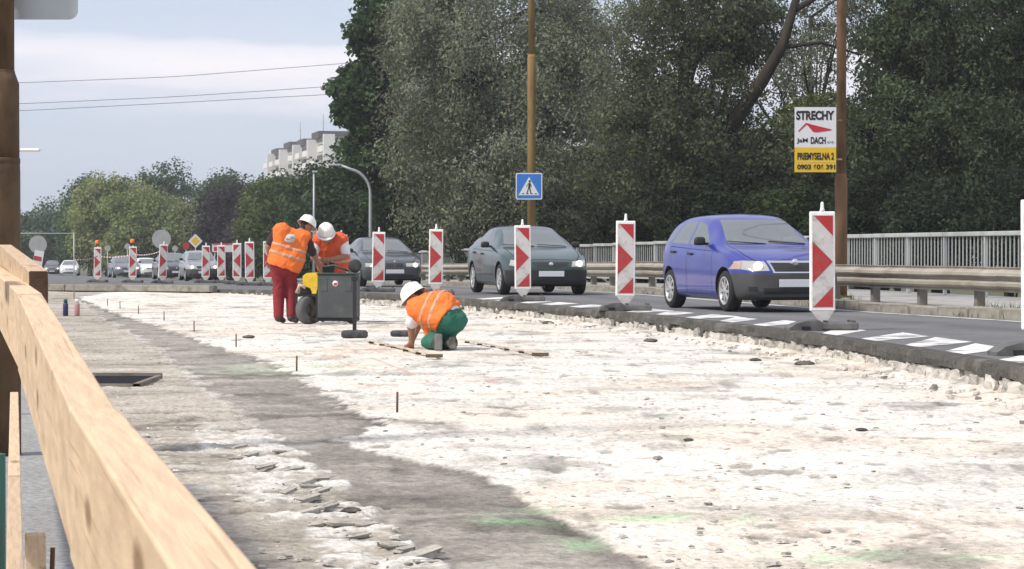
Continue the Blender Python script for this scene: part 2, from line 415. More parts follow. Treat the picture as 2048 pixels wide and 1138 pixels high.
# pinkish and tan dust patches
tp = (sstep(.5, .7, fbm(X * .7, Y * .7, 3, 71)) * .5)[..., None]
wtint = wtint * (1 - tp) + wtint * np.array([.97, .86, .76]) * tp
spk = np.maximum(sstep(.70, .82, n3) * .45, sstep(.71, .78, fbm(X * 4, Y * 2.6, 3, 131)) * .5)
wtint = wtint * (1 - spk[..., None])
st = cs * (0.62 + .76 * n1)[..., None] * (0.7 + .6 * n3)[..., None]
pat = sstep(.56, .66, fbm(X * 2.2, Y * 3.2, 4, 81))[..., None]
st = st * (1 - pat * .55) + np.array([.42, .39, .34]) * pat * .55
dk = sstep(.58, .7, fbm(X * 1.5, Y * 1.5, 3, 85))[..., None] * .45
st = st * (1 - dk)
lt = cl * (0.66 + .7 * n1)[..., None] * (0.8 + .4 * n3)[..., None]
groove = sstep(.60, .69, fbm(X * .9, Y * 7.0, 3, 91))
gr2 = sstep(.62, .68, fbm(X * .55, Y * 3.2, 3, 191)) * sstep(.4, .6, n2)
lt = lt * (1 - .5 * groove - .4 * gr2 * (1 - groove))[..., None]
wpat = sstep(.53, .66, fbm(X * 1.8, Y * 3.5, 4, 95)) * (1 - sstep(13, 17, Y))
lt = lt * (1 - .7 * wpat[..., None]) + np.array([.60, .56, .50]) * .7 * wpat[..., None]
# stone dust along the left border of the strip
bandw = .52 + .4 * (n1 - .5)
dust = sstep(0, .08, X - (lbx - bandw)) * left * (1 - sstep(14.5, 18, Y)) * sstep(.42, .52, n2 * .6 + n3 * .4)
lt = lt * (1 - dust[..., None]) + np.array([.60, .575, .53]) * (0.75 + .5 * n3)[..., None].clip(.3, 1.1) * dust[..., None]
dust2 = sstep(0, .05, X - (lbx - .12)) * left * sstep(16, 20, Y) * sstep(.45, .55, n2)
lt = lt * (1 - .6 * dust2[..., None]) + np.array([.6, .57, .53]) * .6 * dust2[..., None]
col = wtint * white[..., None] + st * strip[..., None] + lt * left[..., None]
# smooth grey gutter by the railing
gut = sstep(.02, -.02, X - (XrF(Y) + .55 + .05 * (n2 - .5)))
gcol = cg * (0.8 + .3 * n1 + .1 * n3)[..., None]
col = col * (1 - gut[..., None]) + gcol * gut[..., None]
# dark bare crescent along the border of the white field
rim = strip * sstep(.16, .02, rbx - X) * sstep(.4, .6, n1)
col *= (1 - .35 * rim)[..., None]
# sprayed marks: red lines, green dabs
def spray(px, py, rx, ry, colr, amt, seed):
    global col
    c = onz(px, py)
    e = np.exp(-(((X - c.x) / rx) ** 2 + ((Y - c.y) / ry) ** 2)) * sstep(.35, .6, fbm(X * 7, Y * 4, 3, seed)) * amt
    e = np.clip(e, 0, .9)[..., None]
    col = col * (1 - e) + np.array(colr) * e
spray(1050, 1030, .17, .33, (.22, .34, .2), .8, 3); spray(1150, 1084, .12, .2, (.27, .42, .24), .7, 4)
spray(1000, 1042, .13, .10, (.25, .42, .22), .7, 8)
spray(610, 735, .9, 1.3, (.50, .62, .45), .5, 5); spray(1430, 1040, .2, .15, (.35, .7, .35), .5, 6)
spray(1620, 1110, .25, .2, (.35, .75, .4), .6, 7); spray(1290, 1040, .15, .15, (.35, .7, .35), .5, 9); spray(1920, 1118, .2, .12, (.4, .7, .4), .4, 12)
def redline(pts, wd, amt, seed):
    global col
    amt *= .7
    P = [onz(*p) for p in pts]
    best = np.full(X.shape, 9.0)
    for a, b in zip(P, P[1:]):
        vx, vy = b.x - a.x, b.y - a.y; l2 = vx * vx + vy * vy
        t = np.clip(((X - a.x) * vx + (Y - a.y) * vy) / l2, 0, 1)
        best = np.minimum(best, np.hypot(X - a.x - t * vx, Y - a.y - t * vy))
    e = (sstep(wd, wd * .4, best) * sstep(.36, .55, fbm(X * 3, Y * 2, 3, seed)) * amt)[..., None]
    col = col * (1 - e) + np.array([.5, .13, .085]) * e
redline([(730, 768), (820, 767), (900, 764), (980, 762), (1020, 757)], .10, .6, 1)
redline([(660, 715), (690, 705), (740, 700)], .06, .4, 2)
redline([(680, 690), (740, 715), (800, 738), (840, 760)], .035, .5, 2)
redline([(662, 716), (700, 732), (770, 740), (860, 750), (950, 756)], .05, .4, 3)
redline([(690, 680), (760, 704), (830, 722)], .035, .45, 6)
col = np.clip(col, 0.02, .78)
Z = (n1 - .5) * .03 + (n2 - .5) * .02 + (n3 - .5) * .014 * (Y < 30) + .10 * sstep(50, 63, Y)
Z += (n5 - .5) * .012
Z += -.014 * strip - .022 * groove * left * (1 - gut) - .015 * spk * white
Z += dust * ((n3 - .5) * .02) + (fbm(X * 30, Y * 30, 2, 99) - .5) * .012 * (Y < 22)
# rutted debris on the left: short oblique scabs
Z *= (1 - .8 * gut)
Z += .05 * sstep(.45, .0, Lr[:, None] - X) * (Y < 50)
tag(grid_obj('milled_roadbed', X, Y, Z, M_site, True, col.reshape(-1, 3)), kind='structure')
site_z = lambda x, y: 0.0 + .10 * float(sstep(50, 63, np.array(y)))

# ------------------------------------------------------------------ broken asphalt edge
ed = np.concatenate([np.arange(12, 61.6, .09)])
pts = [(float(LxF(d)), float(d)) for d in ed]
for d in np.linspace(61.6, 68, 160)[1:]: pts.append((float(LLF(d)), float(d)))
P = np.array(pts); tn = np.gradient(P, axis=0); tn /= np.linalg.norm(tn, axis=1)[:, None]
nrm = np.stack([-tn[:, 1], tn[:, 0]], 1)        # towards the site
nrm *= np.where(nrm[:, 0:1] > 0, -1, 1)
s_ = np.concatenate([[0], np.cumsum(np.linalg.norm(np.diff(P, axis=0), axis=1))])
top = zrF(P[:, 1]); lay = .135 + .07 * (fbm(s_ * .8, s_ * 0, 3, 3) - .5) + .16 * sstep(.62, .72, fbm(s_ * 1.1, s_ * 0 + 5, 2, 4))
prof = []
for k, (off, zf, rough) in enumerate(((-.14, 1.0, 0), (-.01, 1.0, .015), (.025, .93, .02), (.04, .55, .035), (.035, .12, .05), (-.05, 0.0, .03), (-.14, -.1, .0))):
    jit = (fbm(s_ * 2.3, s_ * 0 + k * 3.1, 4, 7 + k) - .5) * 2 * rough
    prof.append(np.stack([P[:, 0] + nrm[:, 0] * (off + jit), P[:, 1] + nrm[:, 1] * (off + jit),
                          top + .006 - (1 - zf) * lay + (jit * .4 if 0 < k else 0)], 1))
A = np.stack(prof, 1)
edge = tag(grid_obj('asphalt_edge', A[..., 0], A[..., 1], A[..., 2], M_asph_cut, False), kind='structure')
# pale broken base course under it
prof = []
for k, (off, zf, rough) in enumerate(((-.12, .62, .03), (-.02, .58, .05), (.02, .42, .06), (.03, .25, .06), (.06, .06, .06), (.1, -.06, .05), (.2, -.2, .0))):
    jit = (fbm(s_ * 3.1, s_ * 0 + k * 2.3, 4, 27 + k) - .5) * 2 * rough
    prof.append(np.stack([P[:, 0] + nrm[:, 0] * (off + jit), P[:, 1] + nrm[:, 1] * (off + jit), top * zf + (jit * .3 if k > 0 else 0) - .0], 1))
A = np.stack(prof, 1)
base = tag(grid_obj('broken_base_course', A[..., 0], A[..., 1], A[..., 2], M_rubble, False), kind='structure')
def lump(seed, sq=(1, 1, 1), sub=2, amp=.25):
    bm = bmesh.new(); bmesh.ops.create_icosphere(bm, subdivisions=sub, radius=1)
    r_ = random.Random(seed)
    for _ in range(5):
        n = Vector((r_.uniform(-1, 1), r_.uniform(-1, 1), r_.uniform(-1, 1))).normalized(); h = r_.uniform(.55, .85)
        for v in bm.verts:
            e = v.co.dot(n) - h
            if e > 0: v.co -= n * e * .95
    for v in bm.verts: v.co = Vector((v.co.x * sq[0], v.co.y * sq[1], v.co.z * sq[2]))
    me = bpy.data.meshes.new('stone'); bm.to_mesh(me); bm.free()
    return me
def block(seed):
    r_ = random.Random(seed); bm = bmesh.new(); bmesh.ops.create_cube(bm, size=1)
    bmesh.ops.subdivide_edges(bm, edges=bm.edges[:], cuts=2, use_grid_fill=True)
    for v in bm.verts:
        n = Vector((r_.uniform(-1, 1), r_.uniform(-1, 1), r_.uniform(-1, 1))); v.co = Vector((v.co.x * .17, v.co.y * .13, v.co.z * .14)) + n * .012
    me = bpy.data.meshes.new('stone'); bm.to_mesh(me); bm.free(); return me
stone_me = []
M_rubble2 = mat('rubble_grey', (0.36, 0.34, 0.31), 0.95, var=0.25, vscale=12, bump=0.015, bscale=25, dirt=(0.14, 0.13, 0.11), dscale=4, damt=0.7, spec=0.15)
for k in range(8):
    me = block(k); me.materials.append(M_rubble if k % 3 else M_rubble2); stone_me.append(me)
rs = random.Random(3)
cnt = 0; pos = 0.0
tang = np.arctan2(tn[:, 1], tn[:, 0])
while pos < s_[-1] and cnt < 280:
    i = int(np.searchsorted(s_, pos)); i = min(i, len(P) - 1); d = P[i, 1]
    wdt = rs.uniform(.7, 1.7); pos += .17 * wdt * rs.uniform(.85, 1.25) + (.25 * (rs.random() < .12))
    if d < 15.5 or d > 61: continue
    o = link('stone', rs.choice(stone_me), base)
    off = rs.uniform(-.06, .0)
    o.location = (P[i, 0] + nrm[i, 0] * off, d + nrm[i, 1] * off, float(zrF(d)) * .24 + rs.uniform(-.02, .015))
    o.rotation_euler = (rs.uniform(-.18, .18), rs.uniform(-.18, .18), tang[i] + rs.uniform(-.35, .35)); o.scale = (wdt, rs.uniform(.8, 1.3), rs.uniform(.8, 1.05)); cnt += 1
# grey concrete kerb beam closing the far end of the site
kb = []
for d in np.linspace(61.2, 67, 24): kb.append((float(LLF(max(d, 61.6))), float(d)))
mb = MB()
for (x0, y0), (x1, y1) in zip(kb[::4], kb[4::4]):
    v = Vector((x1 - x0, y1 - y0, 0)); ln = v.length
    mb.box(((x0 + x1) / 2, (y0 + y1) / 2, .2), (ln - .02, .3, .16), Matrix.Rotation(math.atan2(v.y, v.x), 3, 'Z'), .015)
mb.build('end_kerb', M_kerb)['kind'] = 'structure'

# ------------------------------------------------------------------ right hand kerb, pavement, embankment
def along(F_, off, d0, d1, step):
    """points every step metres along a line offset in x"""
    d = d0; o = []
    while d < d1:
        o.append((float(F_(d)) + off, d))
        sl = float(F_(d + .1) - F_(d)) / .1
        d += step / math.hypot(1, sl)
    return o
kerb = thing('kerb', None, None); del_me = kerb
kerb['kind'] = 'structure'
ks = along(RxF, .1, 14, 92, 1.0)
kmes = []
for k in range(3):
    m_ = MB().box((0, 0, 0), (.985, .2, .30), None, .025)
    for v in m_.bm.verts: v.co += Vector((random.uniform(-.008, .008), random.uniform(-.012, .012), random.uniform(-.012, .012)))
    kmes.append(m_.mesh('kerb_stone', M_kerb))
for (x0, y0), (x1, y1) in zip(ks, ks[1:]):
    o = link('kerb_stone', random.choice(kmes), kerb)
    o.location = ((x0 + x1) / 2 + random.uniform(-.015, .015), (y0 + y1) / 2, float(zrF(y0)) - .02 + random.uniform(-.012, .012))
    o.rotation_euler = (0, 0, math.atan2(y1 - y0, x1 - x0) + random.uniform(-.015, .015))
dsr = np.linspace(5, 120, 100)
offs = np.array([.2, .9, 2.2, 3.9, 4.2])
X = RxF(dsr)[:, None] + offs; Y = np.repeat(dsr[:, None], 5, 1); Z = zrF(Y) + np.array([.09, .1, .115, .12, -.2])
tag(grid_obj('pavement', X, Y, Z, M_conc), kind='structure')
# grass tufts and weeds growing along the kerb
V = []; Fc = []
for i in range(2600):
    d = random.uniform(18, 75) if i % 3 else random.uniform(18, 40)
    if vnoise(np.array(d * 1.1), np.array(.3), 8) < .45: continue
    x = float(RxF(d)) + random.choice((.0, .22, .24, .3)) + random.gauss(0, .03) ; z = float(zrF(d)) + (.0 if x < float(RxF(d)) + .1 else .1)
    h = random.uniform(.05, .16); a = random.uniform(0, 6.28); b = random.uniform(.004, .01)
    k = len(V); V += [(x + b * math.cos(a), d + b * math.sin(a), z), (x - b * math.cos(a), d - b * math.sin(a), z), (x + random.gauss(0, .05), d + random.gauss(0, .05), z + h)]
    Fc.append((k, k + 1, k + 2))
M_weed = mat('weeds', (.09, .105, .035), .9, var=.4, vscale=3)
tag(link('kerb_weeds', mesh_np('kerb_weeds', V, Fc, M_weed)), kind='stuff')

# guardrail: W-beams on posts
gr = thing('guardrail', 'long galvanised steel crash barrier on posts along the far kerb', 'guardrail')
wprof = [(0, .0), (.02, .03), (-.055, .075), (-.06, .115), (.015, .15), (.015, .18), (-.06, .215), (-.055, .255), (.02, .30), (0, .33)]
gp = along(RxF, .42, 10, 96, 4.0)
for (x0, y0), (x1, y1) in zip(gp, gp[1:]):
    n = 5; bm = bmesh.new(); rings = []
    t = Vector((x1 - x0, y1 - y0, 0)).normalized(); nn = Vector((t.y, -t.x, 0))
    if nn.x < 0: nn = -nn
    for k in range(n + 1):
        f = k / n; dd = y0 + (y1 - y0) * f + (.06 if k == n else 0); xx = float(RxF(dd)) + .42
        zz = float(zrF(dd)) + .34 + random.uniform(-.006, .006)
        rings.append([bm.verts.new(Vector((xx, dd, zz)) + nn * a * 1.15 + Vector((0, 0, b))) for a, b in wprof])
    for a, b in zip(rings, rings[1:]):
        for k in range(len(wprof) - 1): bm.faces.new((a[k], a[k + 1], b[k + 1], b[k]))
    me = bpy.data.meshes.new('rail_beam'); bm.to_mesh(me); bm.free(); me.materials.append(M_galv)
    o = link('rail_beam', me, gr); sm = o.modifiers.new('thick', 'SOLIDIFY'); sm.thickness = .006
pm = MB().box((0, 0, .3), (.13, .10, .72), None, .01).box((0, -.0, .5), (.2, .06, .2), None, .005).mesh('post', M_galv_d)
gpp = along(RxF, .56, 11, 96, 2.0)
for (x0, y0) in gpp:
    link('post', pm, gr, (x0 + .02, y0, float(zrF(y0)) + .0), .2)

# pedestrian handrail
hr = thing('handrail', 'grey steel bridge railing with thin upright bars behind the crash barrier', 'railing')
HO = 3.4
hp = along(RxF, HO, 16, 100, 2.0)
postm = MB().box((0, 0, .52), (.06, .06, 1.04), None, .006).mesh('post', M_rail)
for (x0, y0), (x1, y1) in zip(hp, hp[1:]):
    v = Vector((x1 - x0, y1 - y0, 0)); ln = v.length; rz = math.atan2(v.y, v.x); zb = float(zrF(y0)) + .12
    link('post', postm, hr, (x0, y0, zb), rz)
    rot = Matrix.Rotation(rz, 3, 'Z')
    MB().box(((x0 + x1) / 2, (y0 + y1) / 2, zb + 1.05), (ln - .004, .11, .075), rot, .012).build('top_rail', M_rail, hr)
    MB().box(((x0 + x1) / 2, (y0 + y1) / 2, zb + .13), (ln - .07, .03, .04), rot).build('bottom_rail', M_rail, hr)
    nb = 11
    if 36 < y0 < 52 and len([1 for c in hr.children if c.name.startswith('bar')]) < 280:
        if 'barm' not in globals(): barm = MB().box((0, 0, .58), (.018, .018, .86)).mesh('bar', M_rail)
        for k in range(1, nb): link('bar', barm, hr, (x0 + v.x * k / nb, y0 + v.y * k / nb, zb), rz)
    else:
        m_ = MB()
        for k in range(1, nb): m_.box((x0 + v.x * k / nb, y0 + v.y * k / nb, zb + .58), (.018, .018, .86), rot)
        m_.build('bar_row', M_rail, hr)['kind'] = 'stuff'

# ------------------------------------------------------------------ timber railing in front
wr = thing('timber_railing', 'pale timber railing of long planks running away beside the camera', 'railing')
def beam(name, p0, p1, wd, ht, m=M_wood, parent=wr, end=None, loc_grain=True):
    """a plank; p0, p1 are the middle of its top edge"""
    p0, p1 = Vector(p0), Vector(p1); v = p1 - p0; ln = v.length
    m_ = MB().box((0, 0, -ht / 2), (wd, ln, ht), None, .003)
    o = m_.build(name, m, parent)
    if end is not None:
        o.data.materials.append(end)
        for f in o.data.polygons:
            if abs(f.normal.y) > .9: f.material_index = 1
    o.location = (p0 + p1) / 2
    o.rotation_euler = (math.asin(v.z / ln), 0, -math.atan2(v.x, v.y))
    return o
def rail_pt(d, z, off=0): return (XrF(d) + off, d, z)
beam('plank', rail_pt(.9, .912), rail_pt(3.155, .950), .06, .19)
beam('plank', rail_pt(3.16, .945, .001), rail_pt(5.98, 1.043, .018), .058, .183)
beam('plank', rail_pt(5.99, 1.046, .018), rail_pt(8.6, 1.062, .03), .057, .18)
beam('plank', rail_pt(8.61, 1.06, .03), rail_pt(12.5, 1.09, .03), .058, .18)
beam('plank', (-1.326, 7.0, 1.092), (-2.37, 11.7, 1.175), .054, .155, end=M_wood_end, m=M_wood)
beam('plank', (-1.475, 6.9, 1.175), (-1.62, 7.5, 1.19), .06, .035, end=M_wood)
beam('lower_plank', (-.916, 4.6, .35), (-1.71, 8.58, .372), .042, .13)
beam('lower_plank', (-1.714, 8.6, .375), (-2.63, 13.2, .40), .042, .13)
MB().box((0, 0, .12), (.066, .09, .24), None, .004).build('stub_post', M_wood, wr, (-1.527, 8.0, 0), rotz=.2)
MB().box((0, 0, .45), (.07, .07, .9), None, .004).build('post', M_rust_d, wr, (-.42, 2.1, -.05), rotz=.2)
MB().box((0, 0, .45), (.07, .07, .9), None, .004).build('post', M_rust_d, wr, (-3.9, 17.2, 0), rotz=.2)
m_ = MB(); m_.tube([(0, 0, 0), (0, 0, .66)], .035, 12); m_.box((0, 0, .01), (.14, .14, .02), None, .003)
M_green = mat('green_paint', (.02, .10, .065), .5, var=.2, vscale=6, dirt=(.08, .07, .05), dscale=5)
tag(m_.build('bollard', M_green, None, (-1.252, 6.0, 0)), 'dark green steel post beside the timber railing at the picture edge', 'post')
tag(MB().tube([(0, 0, 0), (.006, 0, .19)], .008, 8).build('steel_pin', M_rust_d, None, (-1.487, 8.05, 0)), 'short dark steel pin beside the timber stub of the railing', 'pin')
# dark drain gully in the left slab
dg = thing('drain_gully', 'dark steel drain frame lying in the worn concrete past the timber railing', 'drain', (0, 0, 0))
g0 = onz(150, 779); g1 = onz(278, 758)
def quadbox(mb, x0, x1, y0, y1, z0, z1): mb.box(((x0 + x1) / 2, (y0 + y1) / 2, (z0 + z1) / 2), (x1 - x0, y1 - y0, z1 - z0))
m_ = MB(); gx0, gx1, gy0, gy1 = -3.75, -3.12, 20.9, 22.3
quadbox(m_, gx0, gx1, gy1 - .05, gy1, -.01, .055); quadbox(m_, gx0, gx1, gy0, gy0 + .05, -.01, .03); quadbox(m_, gx1 - .05, gx1, gy0, gy1, -.01, .035); quadbox(m_, gx0, gx0 + .05, gy0, gy1, -.01, .035)
m_.build('frame', M_galv_d, dg)
m_ = MB(); quadbox(m_, gx0 + .05, gx1 - .05, gy0 + .05, gy1 - .05, 0.0, .022); m_.build('cover', M_black, dg)  # shade of the recess put in as a black plate under the bars
for k in range(9):
    m_ = MB(); yy = gy0 + .12 + k * .14; quadbox(m_, gx0 + .05, gx1 - .05, yy, yy + .03, .022, .034); m_.build('bar', M_black, dg)
# ------------------------------------------------------------------ trees
def leaf_mat(name, tr=.36, rough=.55):
    m = bpy.data.materials.new(name); m.use_nodes = True; t = m.node_tree; b = t.nodes['Principled BSDF']; l = t.links.new
    a = N(t, 'ShaderNodeAttribute', attribute_name='Col'); l(a.outputs['Color'], b.inputs['Base Color'])
    b.inputs['Roughness'].default_value = .75; b.inputs['Specular IOR Level'].default_value = .12
    tl = N(t, 'ShaderNodeBsdfTranslucent'); l(a.outputs['Color'], tl.inputs['Color'])
    mxs = N(t, 'ShaderNodeMixShader'); mxs.inputs['Fac'].default_value = tr
    l(b.outputs[0], mxs.inputs[1]); l(tl.outputs[0], mxs.inputs[2]); l(mxs.outputs[0], t.nodes['Material Output'].inputs['Surface'])
    return m
M_leaf = leaf_mat('leaf')
M_bark = mat('bark', (.042, .036, .029), .95, var=.35, vscale=6, stretch=(1, 1, .2), bump=.02, bscale=14, spec=.1)

def leaves(name, cents, rads, per, size, col, colvar, seed, aspect=.5, droop=0.0, up=.4, flat=.75):
    """many small folded leaves round clump centres"""
    r_ = np.random.default_rng(seed)
    nC = len(cents); n = nC * per
    ci = np.repeat(np.arange(nC), per)
    g = r_.normal(size=(n, 3)); g /= np.linalg.norm(g, axis=1)[:, None] + 1e-6
    rr = r_.random(n) ** .45
    off = g * rr[:, None] * rads[ci][:, None]; off[:, 2] *= flat
    p = cents[ci] + off
    p[:, 2] -= droop * (r_.random(n) ** 2) * rads[ci] * 2
    nrm = g * .8 + r_.normal(size=(n, 3)) * .6; nrm[:, 2] += up
    nrm /= np.linalg.norm(nrm, axis=1)[:, None] + 1e-6
    ref = r_.normal(size=(n, 3)); ref[:, 2] -= 1.2 * (droop > 0)
    u = ref - nrm * (ref * nrm).sum(1)[:, None]; u /= np.linalg.norm(u, axis=1)[:, None] + 1e-6
    v = np.cross(nrm, u)
    s = size * (.6 + .8 * r_.random(n))[:, None]
    a = p - u * s * .5; b = p + v * s * aspect * .5 + nrm * s * .08; c = p + u * s * .5; d = p - v * s * aspect * .5 + nrm * s * .08
    V = np.stack([a, b, c, d], 1).reshape(-1, 3)
    Fc = np.arange(n * 4).reshape(n, 4)
    cc = np.array(col)[None] * (1 + .55 * colvar * r_.normal(size=(n, 1))) * (1 + .26 * r_.normal(size=(nC, 1)))[ci]
    cc *= 1 + r_.normal(size=(n, 3)) * .06
    yel = (r_.random(n) < .05)[:, None]
    cc = np.where(yel, cc * np.array([1.5, 1.3, .9]), cc)
    cc = np.clip(cc, .01, .3)
    return mesh_np(name, V, Fc, M_leaf, False, np.repeat(cc, 4, 0))

def clumps(boxes, n, seed, shell=.55, rmin=.4, rmax=.8):
    """clump centres in a union of ellipsoids (cx,cy,cz,rx,ry,rz), more of them near the surface"""
    r_ = np.random.default_rng(seed); vol = np.array([b[3] * b[4] * b[5] for b in boxes]) ** .75; vol /= vol.sum()
    cs = []; 
    for b, k in zip(boxes, np.maximum((vol * n).astype(int), 3)):
        g = r_.normal(size=(k, 3)); g /= np.linalg.norm(g, axis=1)[:, None]
        rad = (shell + (1 - shell) * r_.random(k)) ** .8 * (.86 + .26 * r_.random(k))
        deep = r_.random(k) < .22; rad = np.where(deep, rad * .6, rad)
        cs.append(np.array(b[:3]) + g * rad[:, None] * np.array(b[3:]))
    cs = np.concatenate(cs)
    return cs, rmin + (rmax - rmin) * r_.random(len(cs))

def trunk(mb, base, top, r0, r1, wob, seed, n=9):
    r_ = random.Random(seed); base = Vector(base); top = Vector(top); k = 6; pts = []; rs = []
    for i in range(k + 1):
        f = i / k; p = base.lerp(top, f)
        if 0 < i < k: p += Vector((r_.uniform(-wob, wob), r_.uniform(-wob, wob), 0))
        pts.append(p); rs.append(r0 + (r1 - r0) * f ** .7)
    rs[0] *= 1.35
    mb.tube(pts, rs, n); return pts

def tree(name, label, base, boxes, n, per, size, col, seed, colvar=.2, aspect=.5, droop=0., rmin=.4, rmax=.8, shell=.55,
         tr=.18, limbs=7, ttop=None, group=None, cat='tree', up=.4, flat=.75, extra=None):
    b = Vector(base); root = thing(name, label, cat, b, 0, group)
    cs, rd = clumps(boxes, n, seed, shell, rmin, rmax)
    cl = cs - np.array(b)
    link('crown', leaves('crown', cl, rd, per, size, col, colvar, seed, aspect, droop, up, flat), root)
    mb = MB(); r_ = random.Random(seed)
    tt = Vector(ttop) - b if ttop is not None else Vector(boxes[0][:3]) - b + Vector((0, 0, boxes[0][5] * .2))
    pts = trunk(mb, (0, 0, -.3), tt, tr, tr * .45, tr * .6, seed)
    for k in range(limbs):
        s_ = pts[r_.randint(2, len(pts) - 1)]; e = Vector(cl[r_.randrange(len(cl))])
        m1 = s_.lerp(e, .5) + Vector((0, 0, .12 * (e - s_).length))
        mb.tube([s_, m1, e], [tr * .38, tr * .22, tr * .07], 6)
    if extra:
        for e in extra: mb.tube([Vector(p) - b for p in e[0]], e[1], 9)
    mb.build('trunk', M_bark, root)
    return root
def el(px, py, d, rx, ry, dep=None):      # ellipsoid from picture centre and radii at depth d
    c = at(px, py, d); k = d / F
    return (c.x, c.y, c.z, rx * k, dep if dep else (rx * k * .8), ry * k)

def gz(x, d): return float(terrain(np.array(x), np.array(d)))
def bs(px, d):
    x = (px - 1024) * d / F
    return (x, d, gz(x, d))
GT = 'tall trees behind the bridge railing'
tree('broadleaf_tree', 'tall dark green leafy tree with ragged outline against the sky, behind the curved lamp', bs(790, 108),
     [el(800, 60, 108, 85, 150, 2.6), el(735, 190, 108, 75, 95, 2.2), el(775, 300, 108, 80, 90, 2.2), el(830, -60, 108, 110, 120, 3), el(735, 90, 107, 32, 60, 1), el(690, 190, 107, 30, 35, 1), el(800, 400, 108, 80, 80, 2)], 380, 110, .26,
     (.05, .088, .036), 101, aspect=.75, rmin=.4, rmax=.75, shell=.5, tr=.28, group=GT)
tree('willow_tree', 'huge silvery grey green willow whose crown reaches above the picture top', bs(1010, 96),
     [el(900, 150, 93, 140, 200, 4), el(1020, 60, 95, 170, 240, 4.5), el(1110, 240, 92, 180, 190, 4), el(900, 330, 91, 130, 130, 3), el(1010, 390, 90, 190, 100, 2.6), el(1140, 90, 95, 110, 130, 4), el(850, 40, 94, 70, 150, 3)],
     900, 160, .15, (.20, .225, .15), 102, colvar=.3, aspect=.42, droop=.5, rmin=.45, rmax=1.1, shell=.6, tr=.45, group=GT, limbs=12)
tree('poplar_tree', 'old dark tree with thick leaning limb seen between the willow and the advertising board', bs(1395, 72),
     [el(1370, 120, 72, 150, 170, 3), el(1330, 300, 71, 170, 140, 3), el(1460, 40, 72, 120, 100, 2), el(1500, 330, 71, 110, 110, 2.4)],
     460, 140, .125, (.092, .106, .062), 103, colvar=.28, aspect=.5, droop=.3, rmin=.35, rmax=.75, shell=.5, tr=.42, group=GT, limbs=9, ttop=at(1370, 90, 72),
     extra=[([at(1400, 330, 71), at(1470, 240, 70.5), at(1525, 160, 70), at(1565, 90, 70), at(1600, -30, 70)], [.27, .23, .19, .15, .10]),
            ([at(1565, 95, 70), at(1640, 85, 70), at(1720, 110, 70)], [.07, .05, .02]), ([at(1590, 20, 70), at(1660, -20, 70), at(1740, -30, 70)], [.09, .06, .03])])
# sparse sprays of leaves hung in the gap
tree('airy_tree', 'thin airy tree letting the sky through above the advertising board', bs(1640, 86),
     [el(1620, 60, 86, 110, 120, 3), el(1700, 30, 86, 110, 100, 3), el(1600, 170, 86, 90, 60, 2.5), el(1480, 40, 86, 60, 80, 2), el(1240, 60, 88, 90, 100, 2.5), el(1300, 20, 86, 80, 90, 2), el(1560, 110, 80, 110, 130, 3)], 260, 66, .13, (.12, .135, .09), 104, colvar=.3, aspect=.45, droop=.4, rmin=.3, rmax=.7, shell=.2, tr=.14, group=GT, limbs=16)
tree('ash_tree', 'tall mid green tree filling the right of the picture behind the railing', bs(1880, 70),
     [el(1850, 150, 70, 150, 180, 3), el(1980, 60, 70, 150, 190, 3), el(1790, 300, 69, 120, 130, 2.5), el(1960, 300, 68, 150, 140, 2.5), el(2120, 180, 70, 140, 220, 3), el(1800, 40, 71, 85, 110, 2.5)],
     700, 140, .13, (.066, .09, .047), 105, colvar=.28, aspect=.5, droop=.25, rmin=.35, rmax=.8, shell=.55, tr=.34, group=GT, limbs=10)
tree('hawthorn_tree', 'rounded yellowish green tree standing behind the advertising board', bs(1640, 78),
     [el(1640, 290, 78, 110, 120, 2.6), el(1720, 330, 78, 90, 110, 2.2), el(1560, 360, 77, 80, 80, 2)], 240, 140, .13, (.10, .12, .045), 106, colvar=.28, aspect=.6, rmin=.35, rmax=.7, tr=.2, group=GT)
# dense growth under and behind them
bush = [(775, 440, 120, 90, 80, (.036, .056, .027), 'dark bush below the leafy tree beside the curved lamp'),
        (870, 450, 106, 80, 70, (.034, .050, .022), 'green bush behind the board between the two dark cars'),
        (1010, 465, 90, 100, 60, (.036, .046, .022), 'low bush behind the roof of the green car'),
        (1150, 440, 80, 110, 80, (.046, .055, .034), 'grey green bush right of the crossing sign'),
        (1290, 440, 74, 100, 85, (.032, .042, .024), 'dark bush between the green car and the blue car'),
        (1430, 430, 69, 110, 90, (.028, .040, .021), 'dark bush above the roof of the blue car'),
        (1570, 450, 66, 90, 80, (.034, .050, .021), 'yellow green bush just under the advertising board'),
        (1740, 430, 67, 100, 90, (.030, .044, .023), 'dark bush behind the railing end by the brown pole'),
        (1880, 440, 65, 110, 85, (.027, .039, .022), 'dark bush behind the middle of the near railing'),
        (2020, 430, 64, 110, 95, (.028, .041, .022), 'dark bush behind the railing at the picture edge')]
for i, (px, py, d, rx, ry, c_, lb_) in enumerate(bush):
    tree('bush', lb_, bs(px, d), [el(px, py, d, rx, ry, 1.8), el(px - rx * .5, py + 50, d - 1, rx * .7, ry * .8, 1.2), el(px + rx * .5, py + 45, d - .5, rx * .7, ry * .8, 1.2)],
         110, 130, .12, tuple(1.25 * q for q in c_), 200 + i, colvar=.28, aspect=.55, rmin=.3, rmax=.6, tr=.09, limbs=5, group='bushes below the tall trees', cat='bush', ttop=at(px, py, d))
